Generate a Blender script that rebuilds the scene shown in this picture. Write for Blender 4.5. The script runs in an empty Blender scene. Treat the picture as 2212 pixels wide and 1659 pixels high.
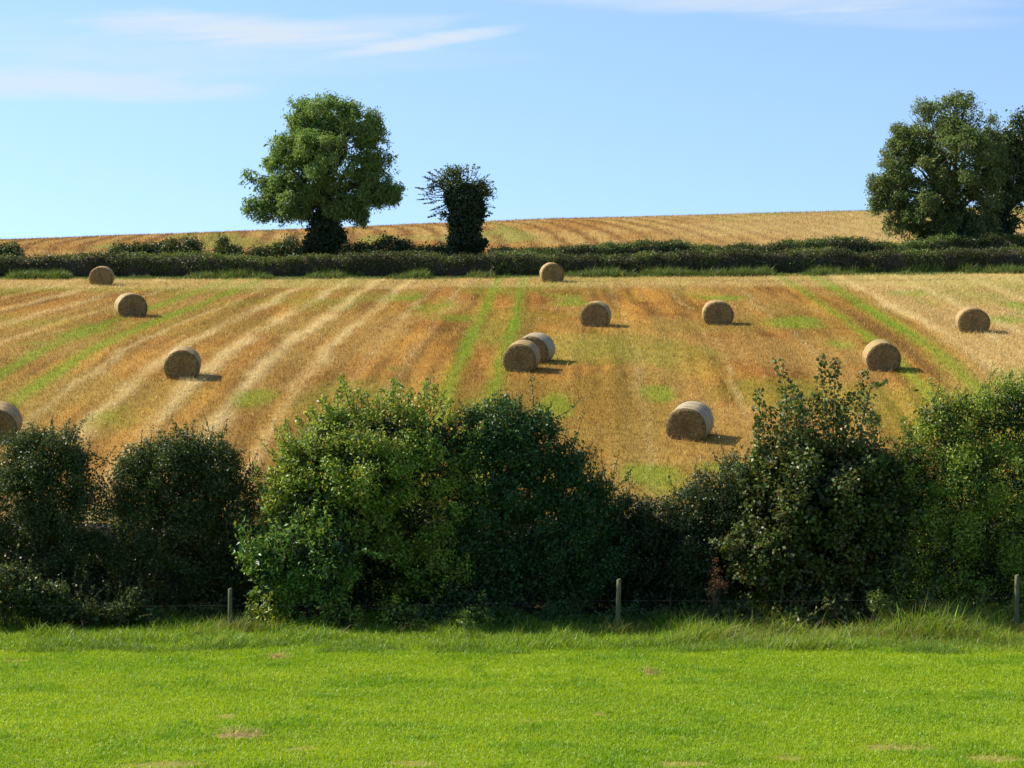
import bpy, math
import numpy as np
from mathutils import Vector, Euler

scene = bpy.context.scene
COL = scene.collection
RAD = math.radians

# ------------------------------------------------------------------ camera
F_PX, CX, CY = 4380.0, 1106.0, 829.5            # photo measured at 2212 x 1659
TILT = math.atan(270.0 / F_PX)
cam_d = bpy.data.cameras.new('camera')
cam_d.sensor_width = 36.0
cam_d.lens = 36.0 * F_PX / 2212.0
cam_d.clip_start = 0.5
cam_d.clip_end = 12000
cam = bpy.data.objects.new('camera', cam_d)
COL.objects.link(cam)
cam.location = (0, 0, 0)
cam.rotation_euler = (RAD(90) - TILT, 0, 0)
scene.camera = cam

FWD = np.array([0, math.cos(TILT), -math.sin(TILT)])
UPV = np.array([0, math.sin(TILT), math.cos(TILT)])
RGT = np.array([1.0, 0, 0])


def ray(px, py):
    return FWD + RGT * (px - CX) / F_PX + UPV * (CY - py) / F_PX


def at(px, py, Y):
    """world point seen at photo position px,py, Y metres away"""
    d = ray(px, py)
    return d * (Y / d[1])


# ------------------------------------------------------------------ noise
class VNoise:
    def __init__(self, seed):
        self.g = np.random.default_rng(seed).random((257, 257))

    def __call__(self, x, y):
        x = np.asarray(x, float); y = np.asarray(y, float)
        xi = np.floor(x).astype(int); yi = np.floor(y).astype(int)
        fx = x - xi; fy = y - yi
        fx = fx * fx * (3 - 2 * fx); fy = fy * fy * (3 - 2 * fy)
        a = self.g[xi % 256, yi % 256]; b = self.g[(xi + 1) % 256, yi % 256]
        c = self.g[xi % 256, (yi + 1) % 256]; d = self.g[(xi + 1) % 256, (yi + 1) % 256]
        return (a * (1 - fx) + b * fx) * (1 - fy) + (c * (1 - fx) + d * fx) * fy

    def fbm(self, x, y, o=4):
        s = 0; a = 0.5; t = 0
        for k in range(o):
            s = s + a * self(x * 2 ** k + 17.3 * k, y * 2 ** k + 9.1 * k); t += a; a *= 0.5
        return s / t


N1, N2, N3, N4 = VNoise(1), VNoise(2), VNoise(3), VNoise(4)


class SineNoise:
    def __init__(self, seed, freq, n=9):
        r = np.random.default_rng(seed)
        k = r.normal(size=(n, 3)); k /= np.linalg.norm(k, axis=1)[:, None]
        self.k = k * freq * r.uniform(0.6, 1.6, (n, 1)); self.p = r.uniform(0, 6.28, n)

    def __call__(self, p):
        return np.sin(p @ self.k.T + self.p).sum(1) / math.sqrt(len(self.p) / 2) * 0.5


def sstep(a, b, x):
    t = np.clip((x - a) / (b - a), 0, 1)
    return t * t * (3 - 2 * t)


def mix(a, b, f):
    f = np.asarray(f)[..., None]
    return np.asarray(a) * (1 - f) + np.asarray(b) * f


# ------------------------------------------------------------------ terrain
KY = [-500, -60, 0, 10, 20, 30, 40, 49, 53, 56, 60, 65, 72, 79, 90, 104, 126, 133, 136, 140, 145, 170, 200, 225, 330, 700, 6000]
KZ = [-1.0, -1.2, -1.7, -4.2, -6.5, -8.2, -9.0, -9.52, -9.92, -9.7, -8.8, -7.55, -6.25, -5.05, -3.85, -2.9, -1.6, -1.25, -0.9, -0.1, 0.5, 0.9, 1.2, 0.6, -10, -14, -16]
_fy = np.arange(-500, 6000, 0.5)
_fz = np.interp(_fy, KY, KZ)
_k = np.exp(-0.5 * (np.arange(-12, 13) / 4.5) ** 2); _k /= _k.sum()
_fz = np.convolve(np.pad(_fz, 12, mode='edge'), _k, mode='valid')


def T(x, y):
    x = np.asarray(x, float); y = np.asarray(y, float)
    z = np.interp(y, _fy, _fz)
    c = np.interp(x, [-400, -120, -50, -18, 4, 34, 60, 200, 400], [-2, 0.0, 0.63, 1.8, 2.75, 3.5, 4.2, 6, 7])
    z = z + c * sstep(141, 200, y) * (1 - sstep(215, 420, y))
    z = z + 0.010 * np.clip(x, -5, 60) * sstep(105, 133, y) * (1 - sstep(150, 200, y))
    z = z + 0.16 * (N1.fbm(x * 0.11 + 40, y * 0.11 + 60, 3) - 0.5)
    # green hill far on the right
    z = z + 9.5 * np.exp(-(((x - 96) / 30) ** 2 + ((y - 285) / 38) ** 2))
    return z


def ground_hit(px, py, y0=30.0, y1=320.0):
    d = ray(px, py); d = d / d[1]
    ys = np.arange(y0, y1, 0.05)
    zz = T(d[0] * ys, ys) - d[2] * ys
    i = np.argmax(zz > 0)
    return np.array([d[0] * ys[i], ys[i], T(d[0] * ys[i], ys[i])])


# ------------------------------------------------------------------ object helpers
def tag(o, label=None, cat=None, group=None, kind=None):
    if label: o['label'] = label
    if cat: o['category'] = cat
    if group: o['group'] = group
    if kind: o['kind'] = kind
    return o


def thing(name, loc, label, cat, group=None, rot=(0, 0, 0)):
    o = bpy.data.objects.new(name, None)
    o.empty_display_size = 0.3
    COL.objects.link(o)
    o.location = tuple(float(v) for v in loc); o.rotation_euler = rot
    return tag(o, label, cat, group)


def build(name, parts, mat, parent=None, org=(0, 0, 0), smooth=False):
    """parts: list of (verts (N,3), faces (M,k), colour (N,3) or None) -> ONE mesh object"""
    org = np.asarray(org, float)
    V, L, S, C = [], [], [], []
    off = 0; has_c = any(p[2] is not None for p in parts)
    for v, f, c in parts:
        v = np.asarray(v, float).reshape(-1, 3); f = np.asarray(f, int)
        V.append(v - org); L.append((f + off).ravel()); S.append(np.full(len(f), f.shape[1]))
        if has_c:
            C.append(np.broadcast_to(np.asarray(c if c is not None else (0.1, 0.1, 0.1), float), v.shape))
        off += len(v)
    V = np.concatenate(V); L = np.concatenate(L); S = np.concatenate(S)
    me = bpy.data.meshes.new(name)
    me.vertices.add(len(V)); me.vertices.foreach_set('co', V.astype(np.float32).ravel())
    me.loops.add(len(L)); me.loops.foreach_set('vertex_index', L.astype(np.int32))
    me.polygons.add(len(S))
    st = np.concatenate([[0], np.cumsum(S)[:-1]])
    me.polygons.foreach_set('loop_start', st.astype(np.int32))
    me.polygons.foreach_set('loop_total', S.astype(np.int32))
    if smooth:
        me.polygons.foreach_set('use_smooth', np.ones(len(S), bool))
    me.update(calc_edges=True)
    if has_c:
        C = np.concatenate(C)
        a = me.attributes.new('col', 'FLOAT_COLOR', 'POINT')
        a.data.foreach_set('color', np.concatenate([np.clip(C, 0, 1), np.ones((len(C), 1))], 1).astype(np.float32).ravel())
    me.materials.append(mat)
    o = bpy.data.objects.new(name, me)
    COL.objects.link(o)
    if parent is not None: o.parent = parent
    return o


def tube(pts, rad, sides=6, col=None):
    pts = np.asarray(pts, float); n = len(pts)
    rad = np.broadcast_to(np.asarray(rad, float), (n,))
    tan = np.gradient(pts, axis=0); tan /= np.linalg.norm(tan, axis=1)[:, None] + 1e-9
    ref = np.where(np.abs(tan[:, 2:3]) > 0.9, np.array([[1.0, 0, 0]]), np.array([[0, 0, 1.0]]))
    a = np.cross(tan, ref); a /= np.linalg.norm(a, axis=1)[:, None] + 1e-9
    b = np.cross(tan, a)
    th = np.linspace(0, 2 * np.pi, sides, endpoint=False)
    v = pts[:, None, :] + rad[:, None, None] * (np.cos(th)[None, :, None] * a[:, None, :] + np.sin(th)[None, :, None] * b[:, None, :])
    v = v.reshape(-1, 3)
    i = np.arange(n - 1)[:, None] * sides; j = np.arange(sides)[None, :]; k = (j + 1) % sides
    f = np.stack([i + j, i + k, i + sides + k, i + sides + j], -1).reshape(-1, 4)
    # close the end with a tip vertex
    tip = pts[-1] + tan[-1] * rad[-1] * 0.3
    v = np.vstack([v, tip]); e = (n - 1) * sides
    cap = np.stack([e + np.arange(sides), e + (np.arange(sides) + 1) % sides, np.full(sides, len(v) - 1)], -1)
    f = [(v, f, col), (np.zeros((0, 3)), np.zeros((0, 3), int), col)]
    quads = f[0][1]
    capq = np.stack([cap[:, 0], cap[:, 1], cap[:, 2], cap[:, 2]], -1)
    return (v, quads, col), cap


def tubes(lst, sides=6, col=None):
    out = []
    for pts, rad in lst:
        (v, q, c), cap = tube(pts, rad, sides, col)
        out.append((v, q, c))
        top = v[-1 - sides:]            # last ring + tip as a small cone
        out.append((top, np.stack([np.arange(sides), (np.arange(sides) + 1) % sides, np.full(sides, sides)], -1), c))
    return out


def bend(p0, p1, rng, wob=0.08, n=7, sag=0.0):
    p0 = np.asarray(p0, float); p1 = np.asarray(p1, float)
    t = np.linspace(0, 1, n)[:, None]
    L = np.linalg.norm(p1 - p0)
    off = rng.normal(size=(1, 3)) * wob * L * np.sin(np.pi * t) + rng.normal(size=(n, 3)) * wob * 0.25 * L * np.sin(np.pi * t)
    up = np.array([[0, 0, 1.0]]) * sag * L * np.sin(np.pi * t)
    return p0 + (p1 - p0) * t + off + up


# ------------------------------------------------------------------ materials
def new_mat(name):
    m = bpy.data.materials.new(name); m.use_nodes = True
    nt = m.node_tree; nt.nodes.clear()
    return m, nt


def node(nt, t, **kw):
    n = nt.nodes.new(t)
    for k, v in kw.items():
        setattr(n, k, v)
    return n


def leaf_mat(name, rough=0.45, spec=0.35, trans=0.35, tint=(1.5, 1.35, 0.55)):
    m, nt = new_mat(name); ln = nt.links.new
    at_ = node(nt, 'ShaderNodeAttribute', attribute_name='col')
    pr = node(nt, 'ShaderNodeBsdfPrincipled')
    pr.inputs['Roughness'].default_value = rough
    pr.inputs['Specular IOR Level'].default_value = spec
    tr = node(nt, 'ShaderNodeBsdfTranslucent')
    mu = node(nt, 'ShaderNodeMix', data_type='RGBA', blend_type='MULTIPLY')
    mu.inputs[0].default_value = 1.0
    mu.inputs[7].default_value = (*tint, 1)
    mx = node(nt, 'ShaderNodeMixShader'); mx.inputs[0].default_value = trans
    out = node(nt, 'ShaderNodeOutputMaterial')
    ln(at_.outputs['Color'], pr.inputs['Base Color']); ln(at_.outputs['Color'], mu.inputs[6])
    ln(mu.outputs[2], tr.inputs['Color'])
    ln(pr.outputs[0], mx.inputs[1]); ln(tr.outputs[0], mx.inputs[2]); ln(mx.outputs[0], out.inputs[0])
    return m


def ground_mat(name, scale=6.0, lo=0.6, hi=1.35, bump=0.6, rough=0.9, fine=40.0):
    """vertex colour (soil / stubble / sward map) broken up by procedural noise"""
    m, nt = new_mat(name); ln = nt.links.new
    at_ = node(nt, 'ShaderNodeAttribute', attribute_name='col')
    tc = node(nt, 'ShaderNodeTexCoord')
    n1 = node(nt, 'ShaderNodeTexNoise'); n1.inputs['Scale'].default_value = scale; n1.inputs['Detail'].default_value = 8; n1.inputs['Roughness'].default_value = 0.7
    n2 = node(nt, 'ShaderNodeTexNoise'); n2.inputs['Scale'].default_value = fine; n2.inputs['Detail'].default_value = 4
    ad = node(nt, 'ShaderNodeMath', operation='ADD')
    mr = node(nt, 'ShaderNodeMapRange'); mr.inputs['From Min'].default_value = 0.7; mr.inputs['From Max'].default_value = 1.3
    mr.inputs['To Min'].default_value = lo; mr.inputs['To Max'].default_value = hi
    mu = node(nt, 'ShaderNodeMix', data_type='RGBA', blend_type='MULTIPLY'); mu.inputs[0].default_value = 1
    pr = node(nt, 'ShaderNodeBsdfPrincipled'); pr.inputs['Roughness'].default_value = rough; pr.inputs['Specular IOR Level'].default_value = 0.05
    bp = node(nt, 'ShaderNodeBump'); bp.inputs['Strength'].default_value = bump; bp.inputs['Distance'].default_value = 0.08
    out = node(nt, 'ShaderNodeOutputMaterial')
    ln(tc.outputs['Object'], n1.inputs['Vector']); ln(tc.outputs['Object'], n2.inputs['Vector'])
    ln(n1.outputs['Fac'], ad.inputs[0]); ln(n2.outputs['Fac'], ad.inputs[1]); ln(ad.outputs[0], mr.inputs['Value'])
    ln(at_.outputs['Color'], mu.inputs[6]); ln(mr.outputs[0], mu.inputs[7])
    ln(mu.outputs[2], pr.inputs['Base Color']); ln(ad.outputs[0], bp.inputs['Height']); ln(bp.outputs[0], pr.inputs['Normal'])
    ln(pr.outputs[0], out.inputs[0])
    return m


def wood_mat(name, c1, c2, sc=(9, 9, 1.2), bump=0.5):
    m, nt = new_mat(name); ln = nt.links.new
    tc = node(nt, 'ShaderNodeTexCoord'); mp = node(nt, 'ShaderNodeMapping'); mp.inputs['Scale'].default_value = sc
    n1 = node(nt, 'ShaderNodeTexNoise'); n1.inputs['Scale'].default_value = 3; n1.inputs['Detail'].default_value = 7
    cr = node(nt, 'ShaderNodeValToRGB'); cr.color_ramp.elements[0].position = 0.3; cr.color_ramp.elements[1].position = 0.72
    cr.color_ramp.elements[0].color = (*c1, 1); cr.color_ramp.elements[1].color = (*c2, 1)
    pr = node(nt, 'ShaderNodeBsdfPrincipled'); pr.inputs['Roughness'].default_value = 0.85; pr.inputs['Specular IOR Level'].default_value = 0.2
    bp = node(nt, 'ShaderNodeBump'); bp.inputs['Strength'].default_value = bump; bp.inputs['Distance'].default_value = 0.03
    out = node(nt, 'ShaderNodeOutputMaterial')
    ln(tc.outputs['Object'], mp.inputs[0]); ln(mp.outputs[0], n1.inputs['Vector']); ln(n1.outputs['Fac'], cr.inputs[0])
    ln(cr.outputs[0], pr.inputs['Base Color']); ln(n1.outputs['Fac'], bp.inputs['Height']); ln(bp.outputs[0], pr.inputs['Normal'])
    ln(pr.outputs[0], out.inputs[0])
    return m


M_LEAF = leaf_mat('broadleaf', 0.44, 0.34, 0.27, (1.5, 1.3, 0.6))
M_TREE = leaf_mat('ash_leaf', 0.55, 0.22, 0.34, (1.25, 1.35, 0.65))
M_DULL = leaf_mat('dull_leaf', 0.5, 0.3, 0.30)
M_IVY = leaf_mat('ivy_leaf', 0.5, 0.22, 0.10)
M_GRASS = leaf_mat('grass_blade', 0.42, 0.24, 0.38, (1.5, 1.3, 0.4))
M_STRAW = leaf_mat('straw_stalk', 0.55, 0.12, 0.25, (1.2, 1.0, 0.65))
M_MEADOW = ground_mat('meadow_sward', 5, 0.65, 1.3, 0.5)
M_STUBBLE = ground_mat('stubble_ground', 2.6, 0.62, 1.38, 0.8)
M_BASE = ground_mat('grassland', 0.4, 0.8, 1.2, 0.2, fine=3)
M_BARK = wood_mat('bark', (0.035, 0.028, 0.02), (0.12, 0.10, 0.075))
M_TWIG = wood_mat('twig_bark', (0.03, 0.022, 0.015), (0.10, 0.075, 0.05), (4, 4, 2))
M_POST = wood_mat('weathered_post_wood', (0.075, 0.075, 0.04), (0.19, 0.18, 0.10), (12, 12, 1.0))


def wire_material():
    m, nt = new_mat('galvanised_wire')
    pr = node(nt, 'ShaderNodeBsdfPrincipled'); out = node(nt, 'ShaderNodeOutputMaterial')
    n1 = node(nt, 'ShaderNodeTexNoise'); n1.inputs['Scale'].default_value = 8
    cr = node(nt, 'ShaderNodeValToRGB'); cr.color_ramp.elements[0].color = (0.07, 0.065, 0.06, 1); cr.color_ramp.elements[1].color = (0.16, 0.155, 0.15, 1)
    nt.links.new(n1.outputs['Fac'], cr.inputs[0]); nt.links.new(cr.outputs[0], pr.inputs['Base Color'])
    pr.inputs['Metallic'].default_value = 0.6; pr.inputs['Roughness'].default_value = 0.5
    nt.links.new(pr.outputs[0], out.inputs[0])
    return m


M_WIRE = wire_material()


def bale_material():
    """packed straw: strands wound round the bale axis (local Y)"""
    m, nt = new_mat('packed_straw'); ln = nt.links.new
    tc = node(nt, 'ShaderNodeTexCoord'); sx = node(nt, 'ShaderNodeSeparateXYZ')
    ln(tc.outputs['Object'], sx.inputs[0])

    def M(op, a=None, b=None, va=None, vb=None):
        n = node(nt, 'ShaderNodeMath', operation=op)
        if a is not None: ln(a, n.inputs[0])
        if b is not None: ln(b, n.inputs[1])
        if va is not None: n.inputs[0].default_value = va
        if vb is not None: n.inputs[1].default_value = vb
        return n.outputs[0]
    r = M('SQRT', M('ADD', M('MULTIPLY', sx.outputs[0], sx.outputs[0]), M('MULTIPLY', sx.outputs[2], sx.outputs[2])))
    th = M('ARCTAN2', sx.outputs[0], sx.outputs[2])
    rs = M('ADD', M('MULTIPLY', r, vb=17.0), M('MULTIPLY', th, vb=0.45))
    cx = node(nt, 'ShaderNodeCombineXYZ'); ln(rs, cx.inputs[0]); ln(M('MULTIPLY', th, vb=2.6), cx.inputs[1]); ln(M('MULTIPLY', sx.outputs[1], vb=14.0), cx.inputs[2])
    n1 = node(nt, 'ShaderNodeTexNoise'); n1.inputs['Scale'].default_value = 1.6; n1.inputs['Detail'].default_value = 6; n1.inputs['Roughness'].default_value = 0.75
    n1.inputs['Distortion'].default_value = 0.6
    ln(cx.outputs[0], n1.inputs['Vector'])
    n2 = node(nt, 'ShaderNodeTexNoise'); n2.inputs['Scale'].default_value = 22; n2.inputs['Detail'].default_value = 5
    ln(tc.outputs['Object'], n2.inputs['Vector'])
    s = M('ADD', M('MULTIPLY', n1.outputs['Fac'], vb=0.6), M('MULTIPLY', n2.outputs['Fac'], vb=0.4))
    cr = node(nt, 'ShaderNodeValToRGB'); e = cr.color_ramp.elements
    e[0].position = 0.36; e[0].color = (0.07, 0.042, 0.014, 1); e[1].position = 0.68; e[1].color = (0.46, 0.34, 0.15, 1)
    k = cr.color_ramp.elements.new(0.5); k.color = (0.23, 0.155, 0.055, 1)
    ln(s, cr.inputs[0])
    pr = node(nt, 'ShaderNodeBsdfPrincipled'); pr.inputs['Roughness'].default_value = 0.75; pr.inputs['Specular IOR Level'].default_value = 0.25
    bp = node(nt, 'ShaderNodeBump'); bp.inputs['Strength'].default_value = 0.9; bp.inputs['Distance'].default_value = 0.05
    out = node(nt, 'ShaderNodeOutputMaterial')
    ln(s, bp.inputs['Height']); ln(bp.outputs[0], pr.inputs['Normal']); ln(cr.outputs[0], pr.inputs['Base Color']); ln(pr.outputs[0], out.inputs[0])
    return m


def net_material(name, lo, hi):
    """pale plastic net pulled tight over the straw, wound in bands"""
    m, nt = new_mat(name); ln = nt.links.new
    tc = node(nt, 'ShaderNodeTexCoord')
    wv = node(nt, 'ShaderNodeTexWave', wave_type='BANDS', bands_direction='Y'); wv.inputs['Scale'].default_value = 2.6; wv.inputs['Distortion'].default_value = 1.4
    wv.inputs['Detail'].default_value = 3; wv.inputs['Detail Scale'].default_value = 1.3
    mp = node(nt, 'ShaderNodeMapping'); mp.inputs['Scale'].default_value = (3, 40, 3)
    n1 = node(nt, 'ShaderNodeTexNoise'); n1.inputs['Scale'].default_value = 1.0; n1.inputs['Detail'].default_value = 6; n1.inputs['Roughness'].default_value = 0.7
    ad = node(nt, 'ShaderNodeMath', operation='MULTIPLY_ADD'); ad.inputs[1].default_value = 0.45
    ml = node(nt, 'ShaderNodeMath', operation='MULTIPLY'); ml.inputs[1].default_value = 0.55
    cr = node(nt, 'ShaderNodeValToRGB'); e = cr.color_ramp.elements
    e[0].position = 0.25; e[0].color = (*lo, 1); e[1].position = 0.8; e[1].color = (*hi, 1)
    pr = node(nt, 'ShaderNodeBsdfPrincipled'); pr.inputs['Roughness'].default_value = 0.6; pr.inputs['Specular IOR Level'].default_value = 0.25
    bp = node(nt, 'ShaderNodeBump'); bp.inputs['Strength'].default_value = 0.7; bp.inputs['Distance'].default_value = 0.04
    out = node(nt, 'ShaderNodeOutputMaterial')
    ln(tc.outputs['Object'], wv.inputs['Vector']); ln(tc.outputs['Object'], mp.inputs[0]); ln(mp.outputs[0], n1.inputs['Vector'])
    ln(n1.outputs['Fac'], ml.inputs[0]); ln(wv.outputs['Fac'], ad.inputs[0]); ln(ml.outputs[0], ad.inputs[2])
    ln(ad.outputs[0], cr.inputs[0]); ln(cr.outputs[0], pr.inputs['Base Color']); ln(ad.outputs[0], bp.inputs['Height']); ln(bp.outputs[0], pr.inputs['Normal'])
    ln(pr.outputs[0], out.inputs[0])
    return m


M_BALE = bale_material(); M_NET = net_material('net_wrap_straw', (0.22, 0.14, 0.045), (0.48, 0.34, 0.13)); M_NET_PALE = net_material('net_wrap_pale', (0.23, 0.17, 0.09), (0.52, 0.42, 0.25))


# ------------------------------------------------------------------ leaves
def norm(v):
    return v / (np.linalg.norm(v, axis=1)[:, None] + 1e-9)


def leaf_quads(c, out, L, W, rng, up=0.5, outw=0.4, droop=0.0, cols=None):
    """kite shaped leaves, slightly folded along the midrib"""
    n = len(c)
    nr = norm(rng.normal(size=(n, 3)) * 0.75 + out * outw + np.array([0, 0, up]))
    ax = rng.normal(size=(n, 3)) + out * 0.6 + np.array([0, 0, -droop])
    ax = norm(ax - nr * (ax * nr).sum(1)[:, None])
    sd = np.cross(nr, ax)
    s = rng.uniform(0.65, 1.3, (n, 1)); L = L * s; W = W * s
    base = c - ax * L * 0.5; tip = c + ax * L * 0.5 - nr * L * 0.10
    mid = c - ax * L * 0.05
    l = mid + sd * W * 0.5 + nr * W * 0.16; r = mid - sd * W * 0.5 + nr * W * 0.16
    v = np.stack([base, r, tip, l], 1).reshape(-1, 3)
    f = np.arange(n * 4).reshape(-1, 4)
    col = None if cols is None else np.repeat(cols, 4, 0)
    return v, f, col


def palette(n, rng, pal, clump_id=None, jit=0.18):
    """pal: list of (weight, colour)"""
    w = np.array([p[0] for p in pal], float); w /= w.sum()
    c = np.array([p[1] for p in pal])
    idx = rng.choice(len(pal), n, p=w)
    cc = c[idx] * np.exp(rng.normal(size=(n, 1)) * jit)
    return cc * (1 + rng.normal(size=(n, 3)) * 0.05)


def lobes_world(lobes, Y, dep=0.85):
    """lobes as (px, py, rx, ry[, dy, ry_depth]) in photo pixels -> world ellipsoids"""
    out = []
    for l in lobes:
        dy = l[4] if len(l) > 4 else 0.0
        yy = Y + dy
        p = at(l[0], l[1], yy); s = yy / F_PX
        rd = l[5] if len(l) > 5 else dep * min(l[2], l[3] * 1.2) * s
        out.append((p, np.array([l[2] * s, rd, l[3] * s])))
    return out


def scatter_lobes(lob, n_cl, rng, seed, shell=0.28, gap=-9.0, gapf=1.2, rough=0.22, rfreq=3.0):
    vol = np.array([(r[0] * r[2] + r[0] * r[1] + r[1] * r[2]) for _, r in lob]); vol = vol / vol.sum()
    which = rng.choice(len(lob), n_cl, p=vol)
    P = np.array([l[0] for l in lob])[which]; R = np.array([l[1] for l in lob])[which]
    d = norm(rng.normal(size=(n_cl, 3)))
    sn = SineNoise(seed, rfreq)
    rr = 1 - np.abs(rng.normal(size=n_cl)) * shell
    rr = np.clip(rr, 0.05, 1.05) * (1 + rough * sn(d * 1.0 + P * 0.7))
    pts = P + d * R * rr[:, None]
    g = SineNoise(seed + 5, gapf)(pts)
    keep = g > gap
    return pts[keep], norm(d / R * R.mean())[keep]


def puffed(lob, k, ratio, rng, lift=0.15):
    """break each lobe of a crown into k smaller leaf masses set on its surface"""
    out = []
    for p, r in lob:
        m = max(3, int(round(k * (r.min() ** .3))))
        d = norm(rng.normal(size=(m, 3)) + np.array([0, 0, lift]))
        for q in d:
            a = ratio * rng.uniform(.7, 1.25)
            out.append((p + q * r * (1 - a * .55), np.full(3, a) * (r * .4 + r.mean() * .6) * np.array([1.1, 1.0, .8])))
    return out


def foliage(lob, n_cl, per, L, W, spread, pal, seed, shell=0.28, gap=-9, gapf=1.2, rough=0.22, rfreq=3.0, up=0.5, outw=0.4, droop=0.0, jit=0.18, stretch=(1, 1, 1), puff=None):
    rng = np.random.default_rng(seed)
    if puff: lob = puffed(lob, puff[0], puff[1], rng)
    c, d = scatter_lobes(lob, n_cl, rng, seed, shell, gap, gapf, rough, rfreq)
    n = len(c)
    base = palette(n, rng, pal, jit=0.12)
    k = np.repeat(np.arange(n), per)
    p = c[k] + rng.normal(size=(n * per, 3)) * spread * np.asarray(stretch)
    cc = base[k] * 0.55 + palette(n * per, rng, pal, jit=jit) * 0.45
    return leaf_quads(p, d[k], L, W, rng, up, outw, droop, cc), c


def shoot(p0, p1, rng, n, L, W, pal, r0=0.22, r1=0.08, up=0.2, outw=0.8, jit=0.15):
    """upright leafy shoot: stem + leaves set round it"""
    st = bend(p0, p1, rng, 0.04, 8)
    t = rng.uniform(0.0, 1.0, n) ** 0.85
    i = np.clip((t * 7).astype(int), 0, 6); f = (t * 7 - i)[:, None]
    c = st[i] * (1 - f) + st[i + 1] * f
    th = rng.uniform(0, 6.283, n)
    o = np.stack([np.cos(th), np.sin(th), rng.uniform(-0.2, 0.5, n)], 1)
    rr = (r0 + (r1 - r0) * t)[:, None] * rng.uniform(0.3, 1.0, (n, 1))
    p = c + o * rr
    return leaf_quads(p, norm(o), L, W, rng, up, outw, 0.1, palette(n, rng, pal, jit=jit)), (st, np.linspace(0.014, 0.004, 8))


def blades(base, h, w, rng, lean=0.35, cols=None, wind=(0.0, 0.0), tipk=0.6):
    """grass blades: bent two segment strips"""
    n = len(base)
    th = rng.uniform(0, 6.283, n)
    a = np.stack([np.cos(th), np.sin(th), np.zeros(n)], 1)
    ln_ = rng.normal(size=(n, 2)) * lean + np.asarray(wind)
    d = np.concatenate([ln_, np.ones((n, 1))], 1); d = norm(d)
    h = np.broadcast_to(np.asarray(h, float), (n,))[:, None]; w = np.broadcast_to(np.asarray(w, float), (n,))[:, None]
    mid = base + d * h * 0.55
    tip = mid + norm(d + np.concatenate([ln_ * 1.2, -0.25 * np.ones((n, 1))], 1)) * h * 0.5
    v = np.stack([base - a * w * .5, base + a * w * .5, mid + a * w * .42, tip, mid - a * w * .42], 1).reshape(-1, 3)
    i = np.arange(n)[:, None] * 5
    q = np.concatenate([i, i + 1, i + 2, i + 4], 1); t = np.concatenate([i + 4, i + 2, i + 3], 1)
    col = None if cols is None else np.repeat(cols, 5, 0)
    return [(v, q, col), (v, t, col)] if False else _join(v, q, t, col)


def _join(v, q, t, col):
    # quads and tris over the same vertex block
    return [('mixed', v, q, t, col)]


def build_blades(name, bl, mat, parent=None, org=(0, 0, 0), extra=()):
    parts = list(extra)
    for (_, v, q, t, col) in bl:
        parts.append((v, q, col))
        parts.append((v[np.asarray(t).ravel()], np.arange(len(t) * 3).reshape(-1, 3), None if col is None else col[np.asarray(t).ravel()]))
    return build(name, parts, mat, parent, org)


# ------------------------------------------------------------------ ground sheets
def grid(xs, ys, colf, name, mat, zoff=0.0):
    X, Y = np.meshgrid(xs, ys)
    Z = T(X, Y) + zoff
    v = np.stack([X, Y, Z], -1).reshape(-1, 3)
    nx, ny = len(xs), len(ys)
    i = np.arange(ny - 1)[:, None] * nx; j = np.arange(nx - 1)[None, :]
    f = np.stack([i + j, i + j + 1, i + nx + j + 1, i + nx + j], -1).reshape(-1, 4)
    c = colf(X.ravel(), Y.ravel())
    return tag(build(name, [(v, f, c)], mat, smooth=True), kind='structure')


def xs_for(half, step, far=420):
    inner = np.arange(-half, half + step * .5, step)
    o = half + np.cumsum(np.geomspace(step * 2, 60, 22)); o = o[o < far]
    return np.concatenate([-o[::-1], inner, o])


# --- meadow
def meadow_col(x, y):
    n = N2.fbm(x * 0.55, y * 0.8, 4); b = N3.fbm(x * 0.12, y * 1.1, 3)
    c = mix((0.12, 0.22, 0.014), (0.20, 0.28, 0.025), sstep(0.35, 0.65, n))
    c = mix(c, (0.10, 0.17, 0.016), sstep(0.5, 0.62, b) * 0.6)
    c = mix(c, (0.30, 0.25, 0.07), meadow_dry(x, y) * 0.7)
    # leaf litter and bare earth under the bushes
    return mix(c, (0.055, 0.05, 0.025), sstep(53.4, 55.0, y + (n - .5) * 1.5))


DRY = [(520, 1590, 62, 9), (655, 1620, 40, 8), (485, 1548, 22, 7), (600, 1421, 26, 5), (1405, 1457, 20, 5), (1940, 1615, 85, 13),
       (1700, 1640, 45, 8), (1480, 1652, 60, 8), (330, 1655, 110, 8), (900, 1652, 60, 8), (35, 1428, 40, 5), (1140, 1560, 26, 6), (2150, 1640, 60, 9), (700, 1500, 40, 4), (1290, 1545, 22, 5)]
_dry = []
for q in DRY:
    h = ground_hit(q[0], q[1], 28, 60)
    _dry.append((h[0], h[1], q[2] / F_PX * h[1], q[3] / F_PX * h[1] / 0.19))


def meadow_dry(x, y):
    s = np.zeros_like(np.asarray(x, float))
    wob = (N4.fbm(np.asarray(x) * 1.7, np.asarray(y) * 1.7, 3) - 0.5) * 2.2
    for (a, b, rx, ry) in _dry:
        s = np.maximum(s, 1 - sstep(0.35, 1.15, ((x - a) / rx) ** 2 + ((y - b) / ry) ** 2 + wob))
    return s


grid(xs_for(22, 0.3), np.concatenate([np.geomspace(480, 12, 24) * -1 + 10, np.arange(0, 30, 1.5), np.arange(30, 60.01, 0.3)]), meadow_col, 'meadow', M_MEADOW)


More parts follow.
